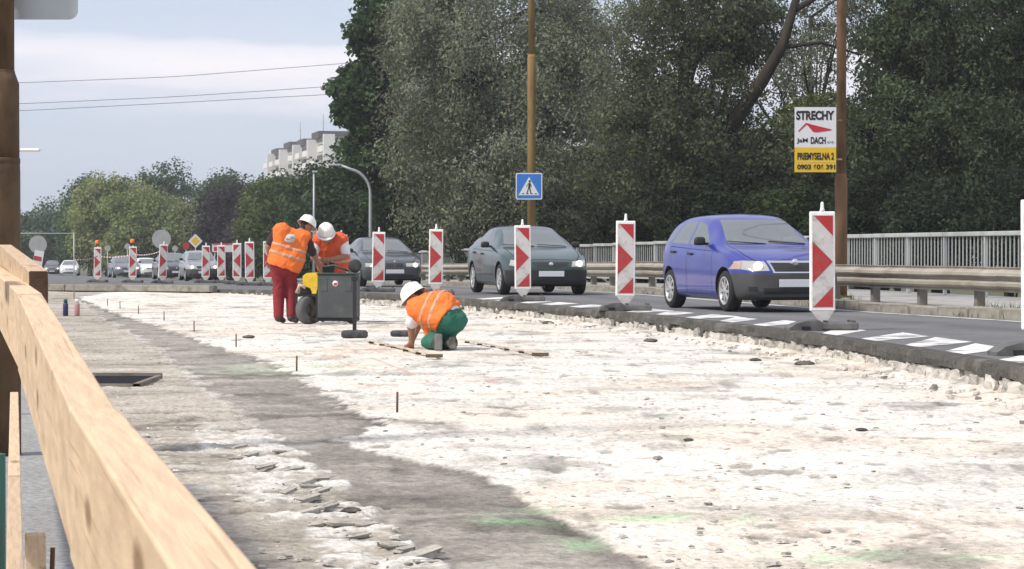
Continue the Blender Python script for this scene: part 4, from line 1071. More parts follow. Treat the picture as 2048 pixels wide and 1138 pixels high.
def inpoly(y, z, poly):
    c = False; n = len(poly)
    for i in range(n):
        y0, z0 = poly[i]; y1, z1 = poly[(i + 1) % n]
        if (z0 > z) != (z1 > z) and y < (y1 - y0) * (z - z0) / (z1 - z0) + y0: c = not c
    return c
def car_meshes(P, detail=1.0):
    """returns {part name: [mesh, ...]} for the shell of a car; front at y=0 looking to -y"""
    nt_ = int(70 * detail); tt = np.linspace(0, 1, nt_); tt = P['L'] * (tt + .06 * np.sin(2 * np.pi * tt) * -1)
    cur = {k: pchip(*zip(*P[k])) for k in ('zl', 'zs', 'zt', 'w', 'wr')}
    zl, zs, zt, w_, wr = [cur[k](tt) for k in ('zl', 'zs', 'zt', 'w', 'wr')]
    c = sstep(.03, .42, zt - zs)
    zs = np.minimum(zs, zt - .012)
    ux = w_ * .84 * (1 - c) + wr * c; uz = zt - (.01 * (1 - c) + .075 * c)
    p6x, p6z = .955 * w_, zs; zm = zl + (zs - zl) * .55
    pts = [(0 * w_, zl), (.82 * w_, zl), (.94 * w_, zl + .05), (.985 * w_, zl + .18 * np.minimum(1, (zs - zl) / .5)), (w_, zm), (.99 * w_, zs - .16 * (zs - zl)), (p6x, p6z),
           (p6x * .5 + ux * .5 + .018 * c, p6z * .5 + uz * .5), (ux, uz), (ux * .86, zt - (.005 + .03 * c)), (ux * .5, zt - .006 - .006 * c), (0 * w_, zt)]
    K = len(pts); q = np.linspace(0, K - 1, (K - 1) * (4 if detail >= 1 else 2) + 1)
    PX = np.stack([a for a, b in pts], 1); PZ = np.stack([b for a, b in pts], 1)
    SX = np.zeros((nt_, len(q))); SZ = np.zeros_like(SX)
    for i in range(nt_):
        SX[i] = pchip(np.arange(K), PX[i])(q); SZ[i] = pchip(np.arange(K), PZ[i])(q)
    Lc = P['L']
    def shape(x, y, z):
        ff = np.exp(-(y / .55) ** 2); fr = np.exp(-((Lc - y) / .5) ** 2)
        xr = np.clip(np.abs(x) / P['W'], 0, 1)
        yy = y + ff * (P['bow'] * xr ** 2.2 + P.get('nose', .07) * np.clip((z - .52) / .25, 0, 1.2) ** 1.5 + .06 * np.clip((.3 - z) / .15, 0, 1))
        yy = yy - fr * (.12 * xr ** 2.5 + .05 * np.clip((.35 - z) / .15, 0, 1))
        return yy
    nv = len(q); verts = []; 
    YY = np.repeat(tt[:, None], nv, 1)
    bm = bmesh.new()
    def addv(x, y, z): return bm.verts.new((x, float(shape(np.array(x), np.array(y), np.array(z))), z))
    Rr = [[addv(float(SX[i, j]), float(YY[i, j]), float(SZ[i, j])) for j in range(nv)] for i in range(nt_)]
    Lr_ = [[Rr[i][j] if j in (0, nv - 1) else addv(-float(SX[i, j]), float(YY[i, j]), float(SZ[i, j])) for j in range(nv)] for i in range(nt_)]
    for i in range(nt_ - 1):
        for j in range(nv - 1):
            bm.faces.new((Rr[i][j], Rr[i + 1][j], Rr[i + 1][j + 1], Rr[i][j + 1])); bm.faces.new((Lr_[i][j], Lr_[i][j + 1], Lr_[i + 1][j + 1], Lr_[i + 1][j]))
    for ring in (0, nt_ - 1):       # close both ends with rows of quads
        m_ = 14; rowv = []
        for j in range(nv):
            if j in (0, nv - 1): rowv.append([Rr[ring][j]] * (m_ + 1)); continue
            x = float(SX[ring, j]); row = [Lr_[ring][j]] + [addv(-x + 2 * x * k / m_, float(tt[ring]), float(SZ[ring, j])) for k in range(1, m_)] + [Rr[ring][j]]
            rowv.append(row)
        for j in range(nv - 1):
            for k in range(m_):
                vs_ = []
                for v in (rowv[j][k], rowv[j][k + 1], rowv[j + 1][k + 1], rowv[j + 1][k]):
                    if v not in vs_: vs_.append(v)
                if len(vs_) >= 3:
                    try: bm.faces.new(vs_)
                    except ValueError: pass
    bmesh.ops.recalc_face_normals(bm, faces=bm.faces[:])
    me = bpy.data.meshes.new('shell'); bm.to_mesh(me); bm.free()
    # wheel arches
    o = link('shell', me)
    cb = bmesh.new(); ra = P['r'] + .055
    for y in P['axles']:
        for s in (-1, 1):
            M_ = Matrix.Translation((s * (P['W'] - .08), y, P['r'])) @ Matrix.Rotation(R(90), 4, 'Y')
            bmesh.ops.create_cone(cb, cap_ends=True, segments=36, radius1=ra, radius2=ra, depth=.55, matrix=M_)
    cm = bpy.data.meshes.new('cut'); cb.to_mesh(cm); cb.free(); co = link('cut', cm)
    bo = o.modifiers.new('b', 'BOOLEAN'); bo.object = co; bo.operation = 'DIFFERENCE'; bo.solver = 'EXACT'
    dg_ = bpy.context.evaluated_depsgraph_get(); me2 = bpy.data.meshes.new_from_object(o.evaluated_get(dg_))
    bpy.data.objects.remove(o); bpy.data.objects.remove(co)
    bm = bmesh.new(); bm.from_mesh(me2)
    lay = bm.faces.layers.int.new('reg')
    names = ['body']
    def region(nm, poly, view, cond, delete=False):
        if nm is not None:
            if nm not in names: names.append(nm)
            idx = names.index(nm)
        n = len(poly)
        a0 = min(p[0] for p in poly) - .02; a1 = max(p[0] for p in poly) + .02; z0 = min(p[1] for p in poly) - .02; z1 = max(p[1] for p in poly) + .02
        ax = 1 if view == 'side' else 0
        bx = 1 if view == 'top' else 2
        def near():
            fs = []
            for f in bm.faces:
                if f[lay] != 0: continue
                cc = f.calc_center_median()
                if a0 - .12 < cc[ax] < a1 + .12 and z0 - .12 < cc[bx] < z1 + .12 and cond(cc, f.normal): fs.append(f)
            return fs
        for i in range(n):
            p0, p1 = poly[i], poly[(i + 1) % n]
            fs = near()
            if not fs: return
            if view == 'side': co_ = (0, p0[0], p0[1]); no = (0, p1[1] - p0[1], -(p1[0] - p0[0]))
            elif view == 'top': co_ = (p0[0], p0[1], 0); no = (p1[1] - p0[1], -(p1[0] - p0[0]), 0)
            else: co_ = (p0[0], 0, p0[1]); no = (p1[1] - p0[1], 0, -(p1[0] - p0[0]))
            if Vector(no).length < 1e-6: continue
            geom = list({e for f in fs for e in f.edges}) + list({v for f in fs for v in f.verts}) + fs
            bmesh.ops.bisect_plane(bm, geom=geom, dist=1e-5, plane_co=co_, plane_no=no)
        kill = []
        for f in near():
            cc = f.calc_center_median()
            if inpoly(cc[ax], cc[bx], poly):
                if delete: kill.append(f)
                else: f[lay] = idx
        if kill: bmesh.ops.delete(bm, geom=kill, context='FACES')
    # order matters: inner first, then the gap ring round it is removed
    for nm, poly in P['side']:
        for s in (-1, 1):
            cond = lambda cc, nn, s=s: cc.x * s > P['W'] * .5 and nn.x * s > .25
            cy = sum(p[0] for p in poly) / len(poly); cz = sum(p[1] for p in poly) / len(poly)
            region(nm, poly, 'side', cond)
            if nm == 'door':
                big = [(cy + (p[0] - cy) * 1.016, cz + (p[1] - cz) * 1.02) for p in poly]
                region(None, big, 'side', cond, True)
    for nm, poly, y0, y1 in P['front']:
        region(nm, poly, 'front', lambda cc, nn: y0 < cc.y < y1)
    bp = P['bonnet']; cb_ = lambda cc, nn: cc.z > .6 and nn.z > .35
    region('bonnet', bp, 'top', cb_)
    mx0 = sum(p[0] for p in bp) / len(bp); my0 = sum(p[1] for p in bp) / len(bp)
    region(None, [(mx0 + (p[0] - mx0) * 1.018, my0 + (p[1] - my0) * 1.03) for p in bp], 'top', cb_, True)
    # arch linings
    names.append('wheel_arch'); ia = names.index('wheel_arch')
    for f in bm.faces:
        cc = f.calc_center_median()
        for y in P['axles']:
            if math.hypot(cc.y - y, cc.z - P['r']) < ra + .004 and abs(cc.x) < P['W'] + .02 and (abs(f.normal.x) > .9 and abs(cc.x) < P['W'] - .2 or (abs(math.hypot(cc.y - y, cc.z - P['r']) - ra) < .008 and abs(f.normal.x) < .3)):
                f[lay] = ia
    res = {}
    for k, nm in enumerate(names):
        fs = [f for f in bm.faces if f[lay] == k]
        if not fs: continue
        # connected pieces become separate parts
        todo = set(fs); comps = []
        if nm == 'body': comps = [fs]
        else:
            while todo:
                st = [todo.pop()]; comp = []
                while st:
                    f = st.pop(); comp.append(f)
                    for e in f.edges:
                        for g in e.link_faces:
                            if g in todo: todo.remove(g); st.append(g)
                if len(comp) > 3: comps.append(comp)
        for comp in comps:
            vm = {}; V = []; Fc = []
            for f in comp:
                ii = []
                for v in f.verts:
                    if v.index not in vm or vm[v.index][0] is not v: pass
                    key = v
                    if key not in vm: vm[key] = len(V); V.append(v.co.copy())
                    ii.append(vm[key])
                Fc.append(ii)
            m_ = bpy.data.meshes.new(nm); m_.from_pydata([tuple(v) for v in V], [], Fc)
            m_.polygons.foreach_set('use_smooth', [True] * len(m_.polygons)); m_.update()
            try: m_.set_sharp_from_angle(angle=R(38))
            except Exception: pass
            res.setdefault(nm, []).append(m_)
    bm.free()
    return res
def wheel_meshes(r, wd=.2, spokes=7):
    tp = MB().lathe([(r * .66, -wd * .5), (r * .9, -wd * .52), (r * .985, -wd * .4), (r, -wd * .2), (r, wd * .2), (r * .985, wd * .4), (r * .9, wd * .52), (r * .66, wd * .5)], 32, Matrix.Rotation(R(90), 4, 'Y'), False).mesh('tyre', M_tyre)
    m_ = MB(); Ry = Matrix.Rotation(R(90), 4, 'Y')
    m_.lathe([(r * .67, -wd * .48), (r * .70, -wd * .5), (r * .70, -wd * .53), (r * .60, -wd * .5), (r * .58, -wd * .1), (r * .58, wd * .5), (r * .70, wd * .5)], 32, Ry, False)
    m_.lathe([(r * .001, -wd * .50), (r * .15, -wd * .5), (r * .17, -wd * .40), (r * .17, -wd * .2)], 16, Ry, False)
    for k in range(spokes):
        a = 2 * math.pi * k / spokes
        m_.box((-wd * .42, math.cos(a) * r * .37, math.sin(a) * r * .37), (.022, r * .15, r * .52), Matrix.Rotation(a - math.pi / 2, 3, 'X'), .004)
    rm = m_.mesh('rim', M_rim)
    bk = MB().lathe([(r * .001, 0), (r * .6, 0), (r * .6, .03), (r * .001, .03)], 20, Ry, False).mesh('brake_disc', M_dark)
    return tp, rm, bk
PART_MAT = {'window': M_glass, 'windscreen': M_glass, 'rear_window': M_glass, 'wheel_arch': M_dark}
def make_car(name, label, P, paint, lit=True, group=None):
    root = thing(name, label, 'car', (0, 0, 0), 0, group)
    ms = P.get('_ms')
    if ms is None: ms = P['_ms'] = car_meshes(P, P.get('detail', 1.0)); P['_first'] = True
    else: P['_first'] = False
    for nm, lst in ms.items():
        for me in lst:
            if not P['_first'] and nm in ('body', 'door', 'bumper', 'bonnet'): me = me.copy(); me.materials.clear()
            elif P['_first']: pass
            if len(me.materials) == 0:
                if nm in PART_MAT: me.materials.append(PART_MAT[nm])
                elif nm == 'fog_lamp': me.materials.append(M_dark)
                elif nm == 'headlight': me.materials.append(M_lens)
                elif nm == 'grille': me.materials.append(M_dark)
                elif nm == 'grille_frame': me.materials.append(M_chrome)
                elif nm == 'air_intake': me.materials.append(M_dark)
                elif nm == 'indicator': me.materials.append(M_amber)
                elif nm == 'tail_light': me.materials.append(M_tail)
                elif nm == 'bumper': me.materials.append(P.get('bump_mat') or paint)
                else: me.materials.append(paint)
            o = link(nm, me, root)
    W = P['W']; r = P['r']
    if '_wh' not in P: P['_wh'] = wheel_meshes(r, P.get('tw', .19), P.get('spokes', 7))
    for y in P['axles']:
        for s in (-1, 1):
            wh = link('wheel', P['_wh'][0], root, (s * (W - .115), y, r), 0 if s < 0 else math.pi); wh.rotation_euler = (random.uniform(0, 1), 0, 0 if s < 0 else math.pi)
            link('rim', P['_wh'][1], wh); link('brake_disc', P['_wh'][2], wh)
    # lamp bulbs, plate, mirrors, handles, wipers, seats, dashboard
    for s in (-1, 1):
        x, y, z = P['bulb']; 
        if lit: MB().lathe([(.001, -.012), (.05, -.01), (.06, 0), (.058, .03)], 16, Matrix.Translation((s * x, y, z)) @ Matrix.Rotation(R(90), 4, 'X') @ Matrix.Scale(-1, 4, (0, 0, 1)), False).build('lit_lamp', M_lit, root)
        mx_, my_, mz_ = P['mirror']
        m_ = MB(); m_.box((s * (mx_ + .10), my_, mz_ + .03), (.19, .09, .125), None, .035, .85); m_.box((s * (mx_ + .0), my_ + .01, mz_ - .01), (.12, .05, .04), None, .01)
        m_.build('wing_mirror', P.get('mir_mat') or M_dark, root, smooth=True)
        for (hy, hz) in P['handles']:
            MB().box((s * (W + .004), hy, hz), (.025, .17, .035), None, .008).build('handle', P.get('han_mat') or M_dark, root)
    py_, pz_ = P['plate']; MB().box((0, py_, pz_), (.52, .012, .11), None, .004).build('number_plate', M_plate, root)
    MB().box((0, P['cowl'] + .38, P['dash']), (W * 1.5, .35, .16), None, .04).build('dashboard', M_seat, root)
    for s in (-1, 1):
        m_ = MB(); yy = P['cowl'] + 1.15; m_.box((s * W * .45, yy, .78), (.46, .14, .62), Matrix.Rotation(R(-12), 3, 'X'), .05); m_.box((s * W * .45, yy + .08, 1.16), (.24, .09, .17), None, .035); m_.box((s * W * .45, yy - .25, .5), (.48, .5, .16), None, .05)
        m_.build('seat', M_seat, root)
    if 'badge' in P:
        bx, by, bz, br = P['badge']; MB().lathe([(.001, -.006), (br * .9, -.006), (br, 0), (br, .006)], 16, Matrix.Translation((bx, by, bz)) @ Matrix.Rotation(R(90), 4, 'X') @ Matrix.Scale(-1, 4, (0, 0, 1)), False).build('badge', M_chrome, root)
    for x0, x1 in ((-.05, -.62), (.55, .02)):
        MB().tube([(x0 * W / .8, P['cowl'] + .02, P['dash'] + .06), (x1 * W / .8, P['cowl'] + .10, P['dash'] + .10)], .008, 5).build('wiper', M_dark, root)
    return root
def mir(poly): return [(-x, z) for x, z in poly][::-1]
hatch = dict(L=3.96, W=.823, r=.30, axles=(.80, 3.26), bow=.16, nose=.05,
    zl=[(0, .22), (.3, .17), (1, .17), (3.2, .18), (3.7, .25), (3.96, .33)],
    zs=[(0, .58), (.1, .66), (.5, .79), (1.0, .88), (1.5, .915), (2.5, .945), (3.5, .98), (3.85, .93), (3.96, .78)],
    zt=[(0, .60), (.06, .69), (.25, .80), (.6, .895), (.95, .955), (1.1, 1.0), (1.72, 1.345), (1.98, 1.42), (2.4, 1.451), (3.0, 1.435), (3.45, 1.385), (3.66, 1.29), (3.85, 1.02), (3.93, .9), (3.96, .80)],
    w=[(0, .62), (.1, .72), (.35, .79), (.8, .823), (3.2, .823), (3.7, .78), (3.96, .70)],
    wr=[(0, .5), (1.1, .68), (1.75, .59), (2.3, .575), (3.4, .56), (3.9, .6)],
    side=[('window', [(1.52, .965), (1.62, 1.03), (1.98, 1.27), (2.36, 1.335), (2.40, .985)]), ('window', [(2.48, .985), (2.45, 1.335), (2.95, 1.325), (3.10, 1.26), (3.22, 1.01)]), ('window', [(3.28, 1.02), (3.16, 1.255), (3.36, 1.21), (3.50, 1.05)]),
          ('door', [(1.30, .25), (1.32, .88), (2.40, .915), (2.42, .25)]), ('door', [(2.47, .25), (2.46, .92), (3.22, .95), (3.16, .72), (2.86, .42), (2.80, .25)])],
    front=[('windscreen', [(-.64, .995), (-.50, 1.35), (.50, 1.35), (.64, .995)], .9, 2.1), ('rear_window', [(-.55, 1.02), (-.46, 1.3), (.46, 1.3), (.55, 1.02)], 3.5, 4.0),
           ('grille', [(-.31, .585), (-.345, .715), (-.05, .715), (0, .69), (.05, .715), (.345, .715), (.31, .585)], -.1, .5),
           ('grille_frame', [(-.335, .567), (-.38, .745), (.38, .745), (.335, .567)], -.1, .5),
           ('headlight', [(-.74, .62), (-.70, .745), (-.415, .735), (-.385, .60), (-.62, .595)], -.1, .7), ('headlight', mir([(-.74, .62), (-.70, .745), (-.415, .735), (-.385, .60), (-.62, .595)]), -.1, .7),
           ('indicator', [(-.81, .62), (-.77, .735), (-.705, .743), (-.742, .62)], -.1, .7), ('indicator', mir([(-.81, .62), (-.77, .735), (-.705, .743), (-.742, .62)]), -.1, .7),
           ('air_intake', [(-.46, .26), (-.48, .35), (.48, .35), (.46, .26)], -.1, .3), ('fog_lamp', [(-.66, .30), (-.67, .37), (-.56, .37), (-.55, .30)], -.1, .5), ('fog_lamp', [(.55, .30), (.56, .37), (.67, .37), (.66, .30)], -.1, .5),
           ('bumper', [(-.9, .12), (-.9, .565), (.9, .565), (.9, .12)], -.1, .52)],
    bulb=(.545, .075, .67), mirror=(.79, 1.62, 1.0), handles=((2.25, .84), (3.04, .87)), plate=(-.012, .42), cowl=1.05, dash=.93, badge=(0, .035, .722, .05), bump_mat=M_bump, spokes=8, bonnet=[(-.52, .20), (-.62, .45), (-.66, .98), (-.3, .95), (.3, .95), (.66, .98), (.62, .45), (.52, .20)])
saloon = dict(L=4.70, W=.895, r=.315, axles=(.93, 3.66), bow=.20, nose=.06,
    zl=[(0, .22), (.3, .17), (1, .17), (3.9, .18), (4.4, .26), (4.70, .36)],
    zs=[(0, .56), (.1, .64), (.6, .79), (1.2, .88), (1.8, .915), (2.8, .935), (3.8, .965), (4.4, .96), (4.70, .82)],
    zt=[(0, .58), (.06, .66), (.3, .77), (.8, .885), (1.2, .95), (1.36, .99), (2.1, 1.33), (2.4, 1.405), (2.8, 1.43), (3.2, 1.42), (3.6, 1.355), (4.25, 1.08), (4.42, 1.02), (4.62, .97), (4.70, .85)],
    w=[(0, .68), (.1, .78), (.4, .85), (.9, .895), (3.8, .895), (4.4, .85), (4.70, .76)],
    wr=[(0, .55), (1.35, .72), (2.1, .62), (2.8, .60), (3.6, .58), (4.3, .66)],
    side=[('window', [(1.84, .965), (1.95, 1.03), (2.36, 1.265), (2.72, 1.325), (2.76, .975)]), ('window', [(2.84, .98), (2.81, 1.325), (3.2, 1.315), (3.42, 1.26), (3.62, .99)]), ('window', [(3.70, 1.0), (3.50, 1.235), (3.62, 1.21), (3.95, 1.02)]),
          ('door', [(1.56, .25), (1.60, .88), (2.76, .91), (2.78, .25)]), ('door', [(2.83, .25), (2.82, .915), (3.62, .935), (3.55, .72), (3.22, .42), (3.14, .25)])],
    front=[('windscreen', [(-.68, .99), (-.53, 1.335), (.53, 1.335), (.68, .99)], 1.1, 2.5), ('rear_window', [(-.58, 1.05), (-.48, 1.32), (.48, 1.32), (.58, 1.05)], 3.5, 4.4),
           ('grille', [(-.34, .57), (-.39, .66), (.39, .66), (.34, .57)], -.1, .5),
           ('headlight', [(-.80, .60), (-.76, .71), (-.47, .68), (-.42, .57), (-.66, .565)], -.1, .8), ('headlight', mir([(-.80, .60), (-.76, .71), (-.47, .68), (-.42, .57), (-.66, .565)]), -.1, .8),
           ('air_intake', [(-.52, .25), (-.56, .34), (.56, .34), (.52, .25)], -.1, .4),
           ('bumper', [(-1, .12), (-1, .50), (1, .50), (1, .12)], -.1, .5)],
    bulb=(.60, .085, .635), mirror=(.86, 1.93, .99), handles=((2.60, .83), (3.43, .86)), plate=(-.012, .43), cowl=1.3, dash=.925, badge=(0, .028, .62, .045), bonnet=[(-.56, .22), (-.68, .5), (-.72, 1.2), (-.3, 1.16), (.3, 1.16), (.72, 1.2), (.68, .5), (.56, .22)])
def clone_params(P, **kw):
    q = {k: v for k, v in P.items() if not k.startswith('_')}; q.update(kw); return q
bmwish = clone_params(saloon, bow=.15, nose=.03, bulb=(.60, .052, .61), badge=(0, .04, .70, .035), spokes=5,
    front=[f for f in saloon['front'] if f[0] not in ('grille', 'headlight', 'bumper')] + [
        ('grille', [(-.24, .56), (-.24, .66), (-.03, .66), (-.03, .56)], -.1, .5), ('grille', [(.03, .56), (.03, .66), (.24, .66), (.24, .56)], -.1, .5),
        ('headlight', [(-.80, .56), (-.80, .665), (-.33, .665), (-.33, .56)], -.1, .8), ('headlight', [(.33, .56), (.33, .665), (.80, .665), (.80, .56)], -.1, .8),
        ('bumper', [(-1, .12), (-1, .50), (1, .50), (1, .12)], -.1, .5)])
PB = car_paint('blue_paint', (.022, .032, .26), .1, .3)
PT = car_paint('teal_paint', (.016, .045, .040), .15, .3)
PK = car_paint('grey_paint', (.05, .055, .062), .3, .34)
PS = car_paint('silver_paint', (.33, .34, .36), .5, .32)
PG = car_paint('steel_grey_paint', (.16, .17, .19), .4, .32)
PW = car_paint('white_paint', (.72, .72, .72), 0, .35)
PD = car_paint('dark_paint', (.03, .032, .036), .3, .3)
HD = math.atan(.215)
PT_hat = clone_params(saloon, mir_mat=M_dark, bump_mat=M_dark)
def put(o, px, d, rot, z=None): o.location = ((px - 1024) * d / F, d, rz(d) + .003 if z is None else z); o.rotation_euler = (0, 0, rot)
c1 = make_car('hatchback_car', 'bright blue hatchback car with dark grey bumper coming along the open lane', hatch, PB); put(c1, 1592, 35.9, R(15.2))
c2 = make_car('saloon_car', 'dark green grey car right behind the blue one, partly behind a striped board', PT_hat, PT); put(c2, 1103, 50.0, R(12.2))
c3 = make_car('saloon_car', 'dark grey car with square lamps third in the line of traffic', bmwish, PK); put(c3, 790, 70.5, R(13.0))
c2['group'] = c3['group'] = c1['group'] = 'cars driving towards the camera'
far_h = clone_params(hatch, detail=.6); far_s = clone_params(saloon, detail=.6)
for P_, px, d, paint, ang, lb_ in ((far_s, 256, 160, PG, 15, 'grey far car between the two amber lamp boards'), (far_s, 354, 130, PD, 14, 'dark far car beside the large round grey sign'),
                             (far_h, 408, 118, PS, 14, 'silver far car ahead of the dark one, behind three striped boards'), (far_s, 138, 226, PW, 8, 'white far car near the thick rusty pole'),
                             (far_h, 104, 240, PD, 8, 'dark far car partly hidden behind the white far car'), (far_s, 303, 186, PW, 18, 'white far car showing only its bonnet left of the dark far car')):
    o = make_car('far_car', lb_, P_, paint, True, 'cars driving towards the camera'); put(o, px, d, R(ang))
# ------------------------------------------------------------------ people
def surface(prims, res, k=.03, clips=(), shell=None):
    """skin of a smooth union of tapered capsules (a, b, ra, rb), cut by half spaces; naive surface nets"""
    A = np.array([[*p[0], *p[1], p[2], p[3]] for p in prims], float)
    rmax = np.maximum(A[:, 6], A[:, 7])[:, None]
    lo = np.minimum(A[:, 0:3], A[:, 3:6]) - rmax - .06; hi = np.maximum(A[:, 0:3], A[:, 3:6]) + rmax + .06
    L0 = lo.min(0); n = np.ceil((hi.max(0) - L0) / res).astype(int) + 1
    f = np.full(n, .25, dtype=np.float32)
    for q, a in enumerate(A):
        i0 = np.maximum(((lo[q] - L0) / res).astype(int), 0); i1 = np.minimum(((hi[q] - L0) / res).astype(int) + 1, n)
        g = [L0[m] + res * np.arange(i0[m], i1[m]) for m in range(3)]
        x, y, z = np.meshgrid(*g, indexing='ij', sparse=True)
        pa = a[0:3]; ba = a[3:6] - pa; bb = max(ba @ ba, 1e-9)
        h = np.clip(((x - pa[0]) * ba[0] + (y - pa[1]) * ba[1] + (z - pa[2]) * ba[2]) / bb, 0, 1)
        dd = np.sqrt((x - pa[0] - h * ba[0]) ** 2 + (y - pa[1] - h * ba[1]) ** 2 + (z - pa[2] - h * ba[2]) ** 2) - (a[6] + (a[7] - a[6]) * h)
        sl = tuple(slice(i0[m], i1[m]) for m in range(3)); old = f[sl]
        kk = prims[q][4] if len(prims[q]) > 4 else k
        hh = np.maximum(kk - np.abs(old - dd), 0) / kk
        f[sl] = np.minimum(old, dd) - hh * hh * kk * .25
    if clips or shell:
        g = [L0[m] + res * np.arange(n[m]) for m in range(3)]
        x, y, z = np.meshgrid(*g, indexing='ij', sparse=True)
        for (pt, nn) in clips:      # keep the side nn points to
            nn = np.array(nn, float); nn /= np.linalg.norm(nn)
            f = np.maximum(f, -((x - pt[0]) * nn[0] + (y - pt[1]) * nn[1] + (z - pt[2]) * nn[2]))
    ins = f < 0
    corners = [(i, j, l) for i in (0, 1) for j in (0, 1) for l in (0, 1)]
    m = n - 1
    sl = lambda i, j, l: (slice(i, i + m[0]), slice(j, j + m[1]), slice(l, l + m[2]))
    cnt = sum(ins[sl(*c)].astype(np.int8) for c in corners)
    act = (cnt > 0) & (cnt < 8)
    idx = np.full(m, -1, dtype=np.int64); cells = np.argwhere(act); idx[act] = np.arange(len(cells))
    acc = np.zeros((len(cells), 3)); num = np.zeros(len(cells))
    cv = {c: f[cells[:, 0] + c[0], cells[:, 1] + c[1], cells[:, 2] + c[2]] for c in corners}
    for c in corners:
        for ax in range(3):
            if c[ax] == 0:
                c2 = list(c); c2[ax] = 1; c2 = tuple(c2); a, b = cv[c], cv[c2]
                s = (a < 0) != (b < 0); t = np.where(s, a / np.where(s, a - b, 1), 0)
                p = np.tile(np.array(c, float), (len(cells), 1)); p[:, ax] = t
                acc[s] += p[s]; num[s] += 1
    V = L0 + res * (cells + acc / num[:, None])
    Q = []
    for ax in range(3):
        o1, o2 = [(1, 2), (2, 0), (0, 1)][ax]
        e = [slice(None)] * 3; e2 = [slice(None)] * 3; e[ax] = slice(0, -1); e2[ax] = slice(1, None)
        ch = ins[tuple(e)] != ins[tuple(e2)]
        P_ = np.argwhere(ch); P_ = P_[(P_[:, o1] > 0) & (P_[:, o2] > 0) & (P_[:, o1] < n[o1] - 1) & (P_[:, o2] < n[o2] - 1)]
        fl = ins[tuple(P_.T)]
        def gi(d1, d2):
            q = P_.copy(); q[:, o1] -= d1; q[:, o2] -= d2; return idx[tuple(q.T)]
        q = np.stack([gi(0, 0), gi(1, 0), gi(1, 1), gi(0, 1)], 1)
        q[~fl] = q[~fl][:, ::-1]; Q.append(q)
    Q = np.concatenate(Q); Q = Q[(Q >= 0).all(1)]
    return V, Q[:, ::-1]
def cloth(name, prims, m, parent, res=.012, k=.04, clips=(), grow=0., wrinkle=0.):
    V, Q = surface([(p[0], p[1], p[2] + grow, p[3] + grow) + tuple(p[4:]) for p in prims], res, k, clips)
    if wrinkle:
        nz_ = fbm(V[:, 0] * 9 + V[:, 1] * 5, V[:, 2] * 11, 3, 3) - .5
        c = V.mean(0); d_ = V - c; d_ /= np.linalg.norm(d_, axis=1)[:, None] + 1e-6; n5_ = fbm(V[:, 0] * 22 - V[:, 2] * 9, V[:, 2] * 7 + V[:, 1] * 12, 3, 8) - .5; V = V + d_ * ((nz_ + .7 * n5_) * wrinkle)[:, None]
    return link(name, mesh_np(name, V, Q, m, True), parent)
def vv(*a): return np.array(a, float)
def hand(wr, dirn, side, curl=.5):
    """palm, four unequal bent fingers and a thumb"""
    d = dirn / np.linalg.norm(dirn); s = side - d * (side @ d); s = s / np.linalg.norm(s); nn = np.cross(d, s)
    o = []
    for q in (-.026, 0, .026): o.append((wr + s * q * .7, wr + d * .085 + s * q, .016, .014, .02))
    for q, ln in ((-.034, .062), (-.012, .075), (.011, .07), (.033, .055)):
        b = wr + d * .09 + s * q; m1 = b + (d * (1 - curl * .5) + nn * curl * .6) * ln * .55; e = m1 + (d * (1 - curl) + nn * curl * 1.1) * ln * .5
        o += [(b, m1, .0095, .009, .006), (m1, e, .009, .0075, .006)]
    b = wr + d * .02 - s * .03; m1 = b + (d * .5 - s * .75 + nn * .3) * .045; e = m1 + (d * .85 - s * .15 + nn * .4) * .035
    o += [(b, m1, .013, .011, .01), (m1, e, .011, .009, .008)]
    return o
def head_prims(c, up, fw):
    up = up / np.linalg.norm(up); fw = fw - up * (fw @ up); fw /= np.linalg.norm(fw); rt = np.cross(fw, up)
    return [(c + up * .02 - fw * .02, c + up * .02 + fw * .015, .092, .088), (c - up * .02 + fw * .03, c - up * .085 + fw * .06, .068, .045), (c + up * .0 + fw * .098, c - up * .035 + fw * .112, .010, .016, .012),
            (c - up * .065 + fw * .092, c - up * .067 + fw * .094, .016, .016, .012),
            (c + rt * .088 - up * .02 - fw * .01, c + rt * .09 + up * .02 - fw * .015, .014, .016, .008), (c - rt * .088 - up * .02 - fw * .01, c - rt * .09 + up * .02 - fw * .015, .014, .016, .008)], up, fw, rt
M_skin = mat('skin', (.33, .17, .105), .55, var=.08, vscale=14)
M_vest = mat('orange_vest', (.80, .17, .025), .7, var=.08, vscale=9, bump=.004, bscale=18)
M_vest2 = mat('red_orange_vest', (.66, .10, .03), .7, var=.08, vscale=9, bump=.004, bscale=18)
M_band = mat('reflective_band', (.52, .31, .21), .5, var=.06, vscale=20)
M_redtr = mat('red_trousers', (.23, .02, .028), .85, var=.12, vscale=8, bump=.006, bscale=16)
M_greentr = mat('green_trousers', (.02, .135, .09), .85, var=.12, vscale=8, bump=.006, bscale=16)
M_tee = mat('white_shirt', (.74, .73, .74), .85, bump=.004, bscale=18)
M_darktee = mat('dark_shirt', (.045, .022, .03), .85)
M_helm = mat('white_helmet', (.82, .81, .76), .3)
M_boot = mat('work_boot', (.055, .045, .038), .8, var=.2, vscale=10, dirt=(.3, .28, .25), dscale=6, damt=.5)
M_sole = mat('grey_sole', (.16, .155, .15), .85, var=.2, vscale=20)
M_hair = mat('dark_hair', (.025, .018, .013), .8)
M_eye = mat('eye', (.5, .48, .46), .2)

